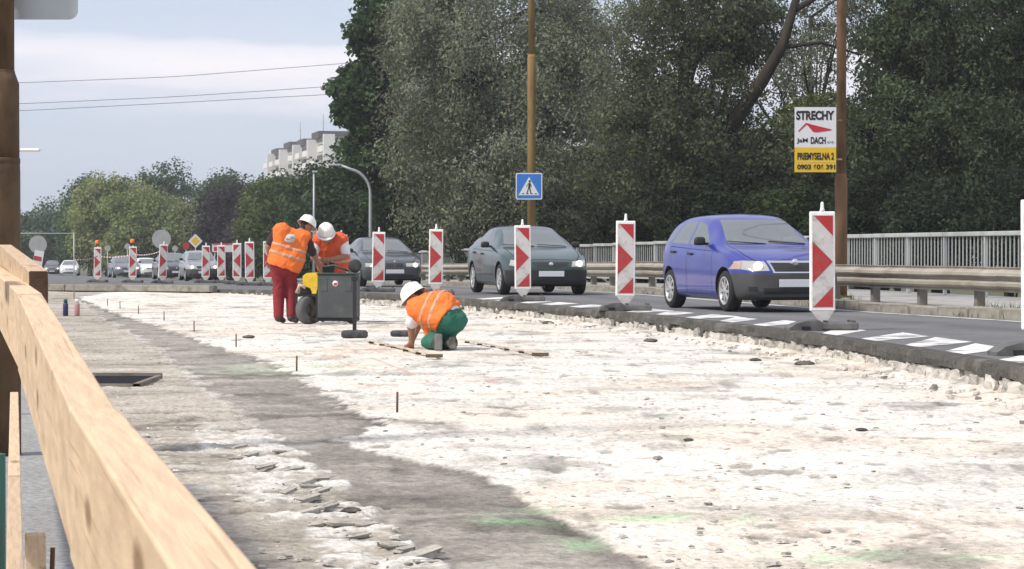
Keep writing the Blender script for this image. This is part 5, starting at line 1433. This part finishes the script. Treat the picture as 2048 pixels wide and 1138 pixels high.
def helmet(parent, c, up, fw):
    up = Vector(up).normalized(); fw = (Vector(fw) - up * Vector(fw).dot(up)).normalized(); rt = fw.cross(up)
    M_ = Matrix(((rt.x, fw.x, up.x, c[0]), (rt.y, fw.y, up.y, c[1]), (rt.z, fw.z, up.z, c[2]), (0, 0, 0, 1)))
    S_ = Matrix.Diagonal((.93, 1.1, 1, 1))
    m_ = MB(); m_.lathe([(.142, .0), (.140, .02), (.134, .06), (.115, .105), (.08, .138), (.04, .154), (.001, .158)], 28, M_ @ S_, False)
    bm = m_.bm; n = 28; a = []; b = []; cc = []       # brim, longer in front
    for k in range(n):
        t = 2 * math.pi * k / n; ex = .018 + .045 * max(0, math.sin(t)) ** 2
        p = S_ @ Vector((math.cos(t) * .141, math.sin(t) * .141, .004)); q = S_ @ Vector((math.cos(t) * (.141 + ex), math.sin(t) * (.141 + ex), -.008)); r_ = q + Vector((0, 0, -.006)); 
        a.append(bm.verts.new(M_ @ p)); b.append(bm.verts.new(M_ @ q)); cc.append(bm.verts.new(M_ @ r_))
    for k in range(n):
        j = (k + 1) % n; bm.faces.new((a[k], a[j], b[j], b[k])); bm.faces.new((b[k], b[j], cc[j], cc[k])); bm.faces.new((cc[k], cc[j], a[j], a[k]))
    o = m_.build('helmet', M_helm, parent, smooth=True)
    m_ = MB()
    for xo in (-.03, .0, .03):
        m_.tube([M_ @ Vector((xo, math.cos(t) * .15, .035 + math.sin(t) * .12)) for t in np.linspace(.45, math.pi - .45, 9)], .007, 6)
    m_.build('ridge', M_helm, o, smooth=True)
    return M_
def person(label, loc, sk, extra_body=()):
    root = thing('person', label, 'person', loc)
    return root
def capsule_chain(pts, rads): return [(pts[i], pts[i + 1], rads[i], rads[i + 1]) for i in range(len(pts) - 1)]

def worker(label, loc, J, trousers, vest, shirt, vest_bottom, band_levels, hands, emblem=None, bag=False, knee=False):
    root = thing('person', label, 'person', loc, 0, 'road workers in orange vests')
    hp_, up, fw, rt = head_prims(J['head'], J['hup'], J['hfw'])
    arms = {}
    body = list(hp_) + [(J['neck'], J['head'] - up * .05, .062, .055), (J['chest'], J['neck'], .11, .06)]
    acr = J['SR'] - J['SL']; hcr = J['HR'] - J['HL']
    t_ = [(J['SL'] + acr * .18, J['HL'] + hcr * .2, .105, .105), (J['SR'] - acr * .18, J['HR'] - hcr * .2, .105, .105), (J['SL'] + acr * .1, J['SR'] - acr * .1, .085, .085), (J['HL'], J['HR'], .10, .10), (J['chest'], (J['HL'] + J['HR']) / 2, .12, .12)]
    if 'back' in J: t_ += [(J['chest'], J['back'], .15, .15), (J['back'], (J['HL'] + J['HR']) / 2, .15, .14)]
    body += t_
    for s in 'LR':
        body += capsule_chain([J['S' + s], J['E' + s], J['W' + s]], [.062, .046, .03])
        body += hand(J['W' + s], hands[s][0], hands[s][1], hands[s][2])
        body += capsule_chain([J['H' + s], J['K' + s], J['A' + s]], [.10, .062, .042]) + [(J['A' + s], J['T' + s], .042, .03)]
    V, Q = surface(body, .0085, .03)
    link('body', mesh_np('body', V, Q, M_skin, True), root)
    # trousers
    tr_ = []
    for s in 'LR': tr_ += capsule_chain([J['H' + s], J['K' + s], J['A' + s] + (J['K' + s] - J['A' + s]) * .12], [.108, .086, .078])
    tr_ += [(J['HL'], J['HR'], .14, .14), ((J['HL'] + J['HR']) / 2, (J['HL'] + J['HR']) / 2 * .75 + J['chest'] * .25, .14, .14)]
    cl = []
    cloth('trousers', tr_, trousers, root, .012, .05, cl, wrinkle=.045)
    # shirt with short sleeves
    sh = [(a[0], a[1], a[2] + .012, a[3] + .012) for a in t_ if True]
    for s in 'LR': sh += [(J['S' + s], J['S' + s] + (J['E' + s] - J['S' + s]) * .78, .078, .074)]
    cloth('shirt', sh, shirt, root, .012, .05, J.get('shirt_clip', [((J['HL'] + J['HR']) / 2 + vv(0, 0, .02), vv(0, 0, 1))]), wrinkle=.03)
    # vest
    ve = [(J['SL'] + acr * .14, J['HL'] + hcr * .0, .135, .175), (J['SR'] - acr * .14, J['HR'] - hcr * .0, .135, .175), (J['SL'] + acr * .1, J['SR'] - acr * .1, .105, .105), (J['chest'], (J['HL'] + J['HR']) / 2, .16, .18)]
    if 'back' in J: ve += [(J['chest'], J['back'], .19, .19), (J['back'], (J['HL'] + J['HR']) / 2, .19, .18)]
    for e in J.get('vest_extra', []): ve.append(e)
    nk = J['neck']; clips = [vest_bottom] + J.get('vest_clips', [])
    cloth('vest', ve, vest, root, .012, .06, clips, wrinkle=.05)
    for (pt, nn, wd) in band_levels:
        nn = np.array(nn, float) / np.linalg.norm(nn)
        cloth('reflective_band', ve, M_band, root, .010, .06, [(np.array(pt), nn), (np.array(pt) + nn * wd, -nn)] + clips, grow=.006, wrinkle=.05)
    for s in 'LR':
        cloth('boot', [(J['A' + s] + (J['K' + s] - J['A' + s]) * .1, J['A' + s], .062, .06), (J['A' + s], J['T' + s], .056, .044)], M_boot, root, .011, .03)
    c = J['head']
    cloth('hair', [(c + up * .01 - fw * .045, c - up * .045 - fw * .05, .082, .05)], M_hair, root, .01)
    for s in (-1, 1):
        MB().lathe([(.001, -.013), (.009, -.009), (.013, 0), (.009, .009), (.001, .013)], 10, Matrix.Translation(tuple(c + fw * .088 + rt * .034 * s - up * .0)), False).build('eye', M_eye, root, smooth=True)
    helmet(root, c + up * .035 - fw * .005, up, fw)
    return root
# --- bending worker in red trousers, back to us
dA = 39.1; s = F / dA; XA = (568 - 1024) / s
gA = .0
J = dict(head=vv(.325, .30, 1.515), hup=vv(.42, .42, 1.), hfw=vv(.55, .9, -.65), neck=vv(.24, .22, 1.43), chest=vv(.10, .12, 1.27),
         SL=vv(-.10, .05, 1.46), SR=vv(.32, .19, 1.32), HL=vv(-.095, .02, .90), HR=vv(.10, .06, .89), KL=vv(-.085, .06, .49), KR=vv(.105, .12, .49),
         AL=vv(-.085, -.0, .09), AR=vv(.11, .05, .09), TL=vv(-.03, .16, .045), TR=vv(.17, .2, .045), EL=vv(-.25, .08, 1.21), WL=vv(-.245, .2, 1.0), ER=vv(.45, .33, 1.06), WR=vv(.535, .44, .86))
wA = worker('bending worker in orange vest and dark red trousers, back to us beside the machine', (XA, dA, gA), J, M_redtr, M_vest, M_darktee,
            (vv(0., .05, .865), vv(.33, 0, 1.)), [(vv(.03, .05, 1.04), (.30, .05, 1), .045), (vv(.05, .05, 1.17), (.30, .05, 1), .042)],
            {'L': (vv(.05, .2, -1), vv(1, .2, 0), .5), 'R': (vv(.2, .5, -.8), vv(.3, -1, .2), .3)})
# round emblem on the back of the vest
m_ = MB(); Mx = Matrix.Translation((.095, -.062, 1.335)) @ Matrix.Rotation(R(-14), 4, 'Y') @ Matrix.Rotation(R(68), 4, 'X') @ Matrix.Diagonal((1.15, .85, 1, 1))
m_.lathe([(.078, -.05), (.08, 0), (.001, .002)], 24, Mx, False); em = m_.build('vest_emblem', mat('emblem_grey', (.46, .45, .40), .7), wA)
m_ = MB(); m_.lathe([(.052, .0025), (.054, .004), (.001, .0045)], 20, Mx @ Matrix.Diagonal((1, .6, 1, 1)), False); m_.build('emblem_centre', M_signback, em)
# --- worker behind the machine, facing us with bowed head
dB = 40.0; s = F / dB; XB = (660 - 1024) / s
J = dict(head=vv(-.035, -.36, 1.395), hup=vv(0, -.62, 1.), hfw=vv(0, -.8, -.75), neck=vv(0.0, -.24, 1.32), chest=vv(.015, -.12, 1.2),
         SL=vv(.215, -.15, 1.31), SR=vv(-.185, -.15, 1.31), HL=vv(.14, .1, .90), HR=vv(-.05, .1, .90), KL=vv(.18, .02, .49), KR=vv(-.08, .02, .49),
         AL=vv(.23, .06, .09), AR=vv(-.10, .06, .09), TL=vv(.25, -.12, .045), TR=vv(-.11, -.12, .045), EL=vv(.275, -.22, 1.06), WL=vv(.03, -.40, 1.0), ER=vv(-.245, -.24, 1.04), WR=vv(-.09, -.42, .99))
wB = worker('worker in red orange vest and white sleeves facing us, bowed behind the machine', (XB, dB, 0), J, M_redtr, M_vest2, M_tee,
            (vv(0, 0, .80), vv(0, -.1, 1.)), [(vv(0, 0, .96), (0, -.2, 1), .05)], {'L': (vv(-1, -.3, -.1), vv(0, -.3, 1), .6), 'R': (vv(1, -.3, -.3), vv(0, -.3, 1), .6)})
MB().box((.0, -.33, .86), (.2, .12, .2), Matrix.Rotation(R(12), 3, 'Y'), .03).build('tool_pouch', M_dark, wB)
# --- kneeling worker in green trousers
dC = 28.7; s = F / dC; XC = (870 - 1024) / s
J = dict(shirt_clip=[(vv(.17, .05, .37), vv(-1, .35, .62))], head=vv(-.245, .40, .585), hup=vv(-.55, .25, .75), hfw=vv(-.75, .55, -.75), neck=vv(-.165, .34, .54), chest=vv(-.06, .25, .475), back=vv(.06, .14, .48),
         SL=vv(-.22, .22, .46), SR=vv(-.06, .50, .54), HL=vv(.14, .0, .325), HR=vv(.215, .14, .335), KL=vv(-.06, .19, .085), KR=vv(.10, .36, .085),
         AL=vv(.03, -.17, .10), AR=vv(.19, .0, .09), TL=vv(.035, -.24, .045), TR=vv(.20, -.07, .045), EL=vv(-.285, .30, .27), WL=vv(-.285, .36, .075), ER=vv(-.2, .62, .3), WR=vv(-.3, .64, .06))
J['vest_extra'] = [(vv(-.13, .2, .42), vv(-.08, .18, .14), .075, .035), (vv(-.03, .13, .40), vv(-.07, .18, .16), .085, .035)]
wC = worker('kneeling worker in orange vest and green trousers leaning on one hand on the white ground', (XC, dC, 0), J, M_greentr, M_vest, M_tee,
            (vv(.135, .03, .37), vv(-1, .35, .62)), [(vv(.03, .1, .4), (-1, .42, .30), .036), (vv(-.09, .15, .4), (-1, .42, .30), .036)],
            {'L': (vv(-.1, .5, -.55), vv(1, .2, 0), .25), 'R': (vv(-.2, .5, -.5), vv(1, .2, 0), .25)})
# upright grey boot sole turned to the camera
MB().box((.045, -.262, .10), (.095, .03, .20), Matrix.Rotation(R(-6), 3, 'X'), .02).build('boot_sole', M_sole, wC)
MB().box((.205, -.09, .085), (.09, .03, .15), Matrix.Rotation(R(-6), 3, 'X'), .02).build('boot_sole', M_boot, wC)

# ------------------------------------------------------------------ wheeled machine between the two standing workers
dM = 38.6; s = F / dM; XM = (655 - 1024) / s
mx_ = lambda px: (px - 655) / s
mz = lambda py: EYE - (py - 500) / s
M_mach = mat('machine_grey', (.06, .068, .07), .55, var=.12, vscale=5, dirt=(.14, .135, .125), dscale=4, damt=.5)
M_yel = mat('machine_yellow', (.72, .47, .015), .45, var=.06, vscale=8, dirt=(.3, .22, .06), dscale=6, damt=.4)
mach = thing('floor_saw', 'grey wheeled machine with yellow engine cover standing between the two workers', 'machine', (XM, dM, 0), R(-4))
x0, x1 = mx_(636), mx_(713); z0, z1 = mz(636), mz(549)
MB().box(((x0 + x1) / 2, .19, (z0 + z1) / 2), (x1 - x0, .5, z1 - z0), None, .02).build('tank', M_mach, mach)
MB().box(((x0 + x1) / 2, .19, z1 + .012), (x1 - x0 + .03, .53, .025), None, .008).build('lid', mat('lid_green', (.025, .055, .04), .5), mach)
for a, b in ((x0 + .06, x0 + .15), (x1 - .16, x1 - .07)): MB().box(((a + b) / 2, -.062, z1 - .16), (b - a, .012, .2), None, .004).build('pressed_panel', M_mach, mach)
m_ = MB(); m_.lathe([(.045, -.002), (.046, .004), (.001, .005)], 20, Matrix.Translation((mx_(672), -.063, mz(567))) @ Matrix.Rotation(R(90), 4, 'X'), False); st_ = m_.build('round_sticker', M_signw, mach)
MB().prism([(mx_(672) - .026, mz(570)), (mx_(672) + .026, mz(570)), (mx_(672) + .02, mz(565.5)), (mx_(672) - .02, mz(565.5))], -.0705, -.0685).build('sticker_mark', M_signr, st_)
m_ = MB(); m_.prism([(mx_(606), mz(574)), (mx_(605), mz(553)), (mx_(612), mz(546)), (mx_(637), mz(545)), (mx_(637), mz(572)), (mx_(634), mz(589)), (mx_(624), mz(589)), (mx_(622), mz(575)), (mx_(613), mz(572))], -.03, .38); bmesh.ops.bevel(m_.bm, geom=m_.bm.edges[:], offset=.012, segments=2, affect='EDGES')
m_.build('engine_cover', M_yel, mach)
MB().box((mx_(614), .2, mz(580)), (.24, .3, .12), None, .01).build('engine', M_dark, mach)
MB().tube([(mx_(612), -.06, mz(575)), (mx_(600), -.07, mz(570)), (mx_(594), -.06, mz(586))], .028, 10).build('exhaust', mat('beige_exhaust', (.5, .4, .3), .6, var=.15, vscale=20), mach)
m_ = MB()
for xx_ in (mx_(592), mx_(634)): m_.box((xx_, .0, mz(612)), (.04, .05, .5), None, .006)
m_.box((mx_(612), .0, mz(590)), (.36, .05, .04), None, .006); m_.box((mx_(655), .2, mz(639)), (.9, .4, .05), None, .01)
m_.build('chassis', M_dark, mach)
def mwheel(x, y, r_, w_, ang):
    wh = MB().lathe([(r_ * .5, -w_ / 2), (r_ * .92, -w_ / 2), (r_, -w_ * .3), (r_, w_ * .3), (r_ * .92, w_ / 2), (r_ * .5, w_ / 2)], 28, Matrix.Rotation(R(90), 4, 'X'), False).build('wheel', M_rubber_g, mach, (x, y, r_)); wh.rotation_euler = (0, 0, R(ang))
    MB().lathe([(.001, -w_ * .36), (r_ * .16, -w_ * .4), (r_ * .2, -w_ * .3), (r_ * .45, -w_ * .32), (r_ * .52, -w_ * .48), (r_ * .52, w_ * .4)], 24, Matrix.Rotation(R(90), 4, 'X'), False).build('hub', M_galv_d, wh)
mwheel(mx_(615), .06, .225, .13, 52); mwheel(mx_(613), .45, .225, .13, 52); mwheel(mx_(697), .42, .10, .08, 20)
MB().lathe([(.001, -.04), (.07, -.04), (.10, -.025), (.105, .0), (.105, .05), (.09, .07)], 24, Matrix.Translation((mx_(703), .40, z1 + .13)) @ Matrix.Rotation(R(90), 4, 'X') @ Matrix.Scale(-1, 4, (0, 0, 1))).build('air_filter', M_rubber, mach)
m_ = MB(); m_.tube([(mx_(640), .4, z1), (mx_(636), .42, z1 + .12), (mx_(660), .43, z1 + .14), (mx_(690), .42, z1 + .05)], .016, 8); m_.build('handle', M_mach, mach)
MB().box((mx_(671), .05, mz(641)), (.09, .08, .07), None, .015).build('valve', M_white, mach)
# jockey stand in front: post on a round rubber foot
dP = 5750 / (676 - 500); s2 = F / dP; XP = (709 - 1024) / s2
js = thing('stand_post', 'dark upright post on a thick round rubber foot before the machine', 'post', (XP, dP, 0))
MB().lathe([(.15, 0), (.175, .02), (.175, .075), (.15, .10), (.05, .105)], 28).build('foot', M_rubber, js)
MB().box((0, 0, .43), (.05, .045, .66), None, .006).build('shaft', M_dark, js)
MB().box((.0, 0, .78), (.09, .06, .06), None, .01).build('bracket', M_dark, js)
p = onz(803, 673); m_ = MB(); m_.lathe([(.13, 0), (.15, .02), (.15, .06), (.12, .08)], 28); tag(m_.build('rubber_puck', M_rubber, None, (p.x, p.y, .0)), 'flat black rubber puck on the ground behind the kneeling worker\'s arm', 'rubber foot')

# ------------------------------------------------------------------ small things on the ground
pin_me = MB().tube([(0, 0, -.02), (.002, 0, .16)], .0085, 7).mesh('rebar_pin', M_rust_d)
for i, (px, py, h) in enumerate(((794, 823, .14), (593, 743, .15), (472, 694, .155), (388, 664, .155), (328, 641, .15), (277, 628, .15), (240, 618, .15), (215, 612, .15))):
    p = onz(px, py); o = link('rebar_pin', pin_me, None, (p.x, p.y, 0), i * .7); o.scale = (1, 1, h / .16)
    nth = ('nearest', 'second nearest', 'third nearest', 'fourth nearest', 'fifth nearest', 'third farthest', 'second farthest', 'farthest')[i]
    tag(o, nth + ' thin steel pin in the row along the dark strip', 'pin', 'steel pins along the dark strip')
M_lath = mat('lath', (.55, .47, .36), .8, var=.25, vscale=6, stretch=(8, 1, 8), dirt=(.1, .075, .05), dscale=4, damt=.6)
for (pa, pb, lb_) in (((732, 684), (878, 718), 'long thin wooden lath on the ground in front of the kneeling worker'), ((922, 684), (1090, 715), 'long thin wooden lath on the ground right of the kneeling worker')):
    a, b = onz(*pa), onz(*pb); rt_ = thing('wooden_lath', lb_, 'lath', ((a.x + b.x) / 2, (a.y + b.y) / 2, .012), 0, 'laths on the ground')
    v = b - a; ang = -math.atan2(v.x, v.y)
    MB().box((0, 0, .02), (.042, v.length, .016), None, .003).build('strip', M_lath, rt_, rotz=ang)
    off = Vector((b.x - (a.x + b.x) / 2, b.y - (a.y + b.y) / 2, .022))
    MB().box((0, 0, 0), (.18, .08, .035), None, .004).build('end_block', mat('dark_block', (.11, .08, .05), .85, var=.2), rt_, off + Vector((-.05, -.02, 0)), 0)
    for k in range(6):
        f = (k + .5) / 6; q = a.lerp(b, f) - Vector(((a.x + b.x) / 2, (a.y + b.y) / 2, 0)); MB().box((0, 0, .0), (.06, .12, .022), None, .003).build('shadow_dash', M_wood_end, rt_, (q.x, q.y, -.0), ang)  # dark blocks stand in for the broken shadow under the lath
for (px, py, m1, m2, lb_) in ((131, 632, mat('navy_plastic', (.02, .03, .10), .4), M_green, 'small dark blue canister standing on the slab by the thick rusty pole'), (154, 632, mat('pink_plastic', (.45, .22, .2), .5), M_white, 'small pinkish canister standing beside the dark blue one')):
    p = onz(px, py); rt_ = thing('canister', lb_, 'canister', (p.x, p.y, 0), 0)
    MB().lathe([(.04, 0), (.046, .01), (.046, .20), (.03, .235)], 16).build('can', m1, rt_); MB().lathe([(.034, .232), (.034, .285), (.028, .295)], 16).build('cap', m2, rt_)
# loose asphalt lumps that can be told apart
lm = lump(31, (.10, .08, .05), 2, .3); lm.materials.append(M_asph_cut); lm2 = lump(33, (.09, .12, .04), 2, .3); lm2.materials.append(M_rubble)
for (px, py, k, q, lb_) in ((496, 676, 1.0, lm, 'dark asphalt lump right of the third steel pin'), (1300, 684, 1.1, lm, 'dark asphalt lump under the broken edge near the blue car'), (1512, 722, .8, lm, 'small dark lump below the broken edge, left of the tall board'),
                            (1608, 731, 1.2, lm, 'broad dark lump lying against the broken edge under the tall board'), (1095, 648, 1.2, lm, 'dark lump leaning on the broken edge right of the kneeling worker'),
                            (1640, 1066, .55, lm2, 'small brown stone in the pale ground near the bottom edge'), (1725, 862, .5, lm, 'small dark lump alone in the middle of the white ground'), (698, 1026, .6, lm, 'small black lump standing in for a dark hole in the white dust'), (1378, 882, .4, lm, 'tiny dark crumb on the white ground left of the lone lump')):  # the black lump by the shards is added in place of a dark hole
    p = onz(px, py); o = link('asphalt_lump', q, None, (p.x, p.y, .016 * k)); o.scale = (k * .95, k * 1.1, k * .5); o.rotation_euler = (0, 0, px); tag(o, lb_, 'lump', 'loose lumps on the milled ground')
# scabs of dug out concrete on the left slab and loose crumbs everywhere
rs = random.Random(5); V = []; Fc = []; cols = []
def crumb(x, y, z, a, b, h, ang, c):
    n = len(V); ph = rs.uniform(0, 6); m = 5
    for lv, (sc_, hh) in enumerate(((1, -.3), (.75, .55))):
        for k in range(m):
            t = ang + 2 * math.pi * k / m; q = sc_ * rs.uniform(.65, 1.25)
            V.append((x + a * q * math.cos(t), y + b * q * math.sin(t), z + h * hh * rs.uniform(.6, 1.3))); cols.append(c)
    V.append((x, y, z + h * rs.uniform(.3, .6))); cols.append(c)
    for k in range(m):
        k2 = (k + 1) % m; Fc.append((n + k, n + k2, n + m + k2)); Fc.append((n + k, n + m + k2, n + m + k)); Fc.append((n + m + k, n + m + k2, n + 2 * m))
for i in range(2400):
    d = 8.5 + 45 * rs.random() ** 1.8; x0_ = float(XrF(d)) + .7; x1_ = float(LxF(d)) - .1
    x = rs.uniform(x0_, x1_)
    inst = float(np.interp(d, *lb)) < x < float(np.interp(d, *rb))
    z = -.035 if inst else 0; k = rs.choice((.006, .008, .01, .013, .018)) * (1 if rs.random() < .95 else 1.9)
    g = rs.choice((.22, .32, .42, .48, .52, .56)); crumb(x, d, z + .004, k * 1.2, k * 1.1, k * .5, rs.uniform(0, 6), (g, g * .94, g * .86))
for i in range(420):     # thicker along the foot of the broken edge
    d = 16 + 38 * rs.random(); x = float(LxF(d)) - .1 - abs(rs.gauss(0, .25)); k = rs.uniform(.012, .04); g = rs.choice((.2, .4, .5, .55, .6))
    crumb(x, d, .02, k, k * .8, k * .9, rs.uniform(0, 6), (g, g * .93, g * .85))
M_crumb = mat('crumbs', (.4, .38, .35), .95, var=.2, vscale=30, attr=True, spec=.1)
tag(link('loose_crumbs', mesh_np('loose_crumbs', V, Fc, M_crumb, False, np.array(cols))), kind='stuff')
M_scab = mat('concrete_scab', (.44, .41, .36), .95, var=.25, vscale=20, bump=.01, bscale=40, spec=.1)
sc_me = []
for k in range(4):
    m_ = MB(); m_.box((0, 0, 0), (.26, .07, .05), Matrix.Rotation(R(14), 3, 'X') , .01)
    for v in m_.bm.verts: v.co += Vector((rs.uniform(-.03, .03), rs.uniform(-.015, .015), rs.uniform(-.01, .012)))
    sc_me.append(m_.mesh('concrete_shard', M_scab))
sh_ = thing('concrete_shards', 'row of thin oblique concrete shards broken along the left border of the dark strip', 'debris')
for (px, py, k) in ((500, 912, 1.), (470, 918, .6), (560, 945, 1.), (530, 935, .8), (600, 968, 1.2), (575, 985, .9), (640, 985, .9), (615, 1000, 1.1), (650, 1015, 1.), (600, 1030, 1.2), (700, 1050, 1.3), (660, 1048, 1.1), (735, 1052, .8), (715, 1075, .8),
                    (790, 1095, 1.), (810, 1103, .9), (830, 1118, 1.5), (560, 905, .7), (640, 960, .8), (590, 940, .7), (700, 1025, .6), (480, 895, .6), (620, 975, .7), (850, 1128, .7)):
    p = onz(px, py); o = link('concrete_shard', rs.choice(sc_me), sh_, (p.x, p.y, .005)); o.scale = (k * .66, k * .5, k * .36); o.rotation_euler = (rs.uniform(-.1, .1), rs.uniform(-.12, .12), rs.uniform(.7, 1.25))
# ------------------------------------------------------------------ thin summer haze
hm = bpy.data.materials.new('haze_air'); hm.use_nodes = True; t = hm.node_tree
for n in list(t.nodes): t.nodes.remove(n)
ho = N(t, 'ShaderNodeOutputMaterial'); hv = N(t, 'ShaderNodeVolumePrincipled')
hv.inputs['Color'].default_value = (.93, .96, 1, 1); hv.inputs['Density'].default_value = 0.0004; hv.inputs['Anisotropy'].default_value = 0.2
t.links.new(hv.outputs['Volume'], ho.inputs['Volume'])
hz_o = MB().box((0, 700, 20), (3000, 2600, 62)).build('haze', hm)
tag(hz_o, kind='stuff')
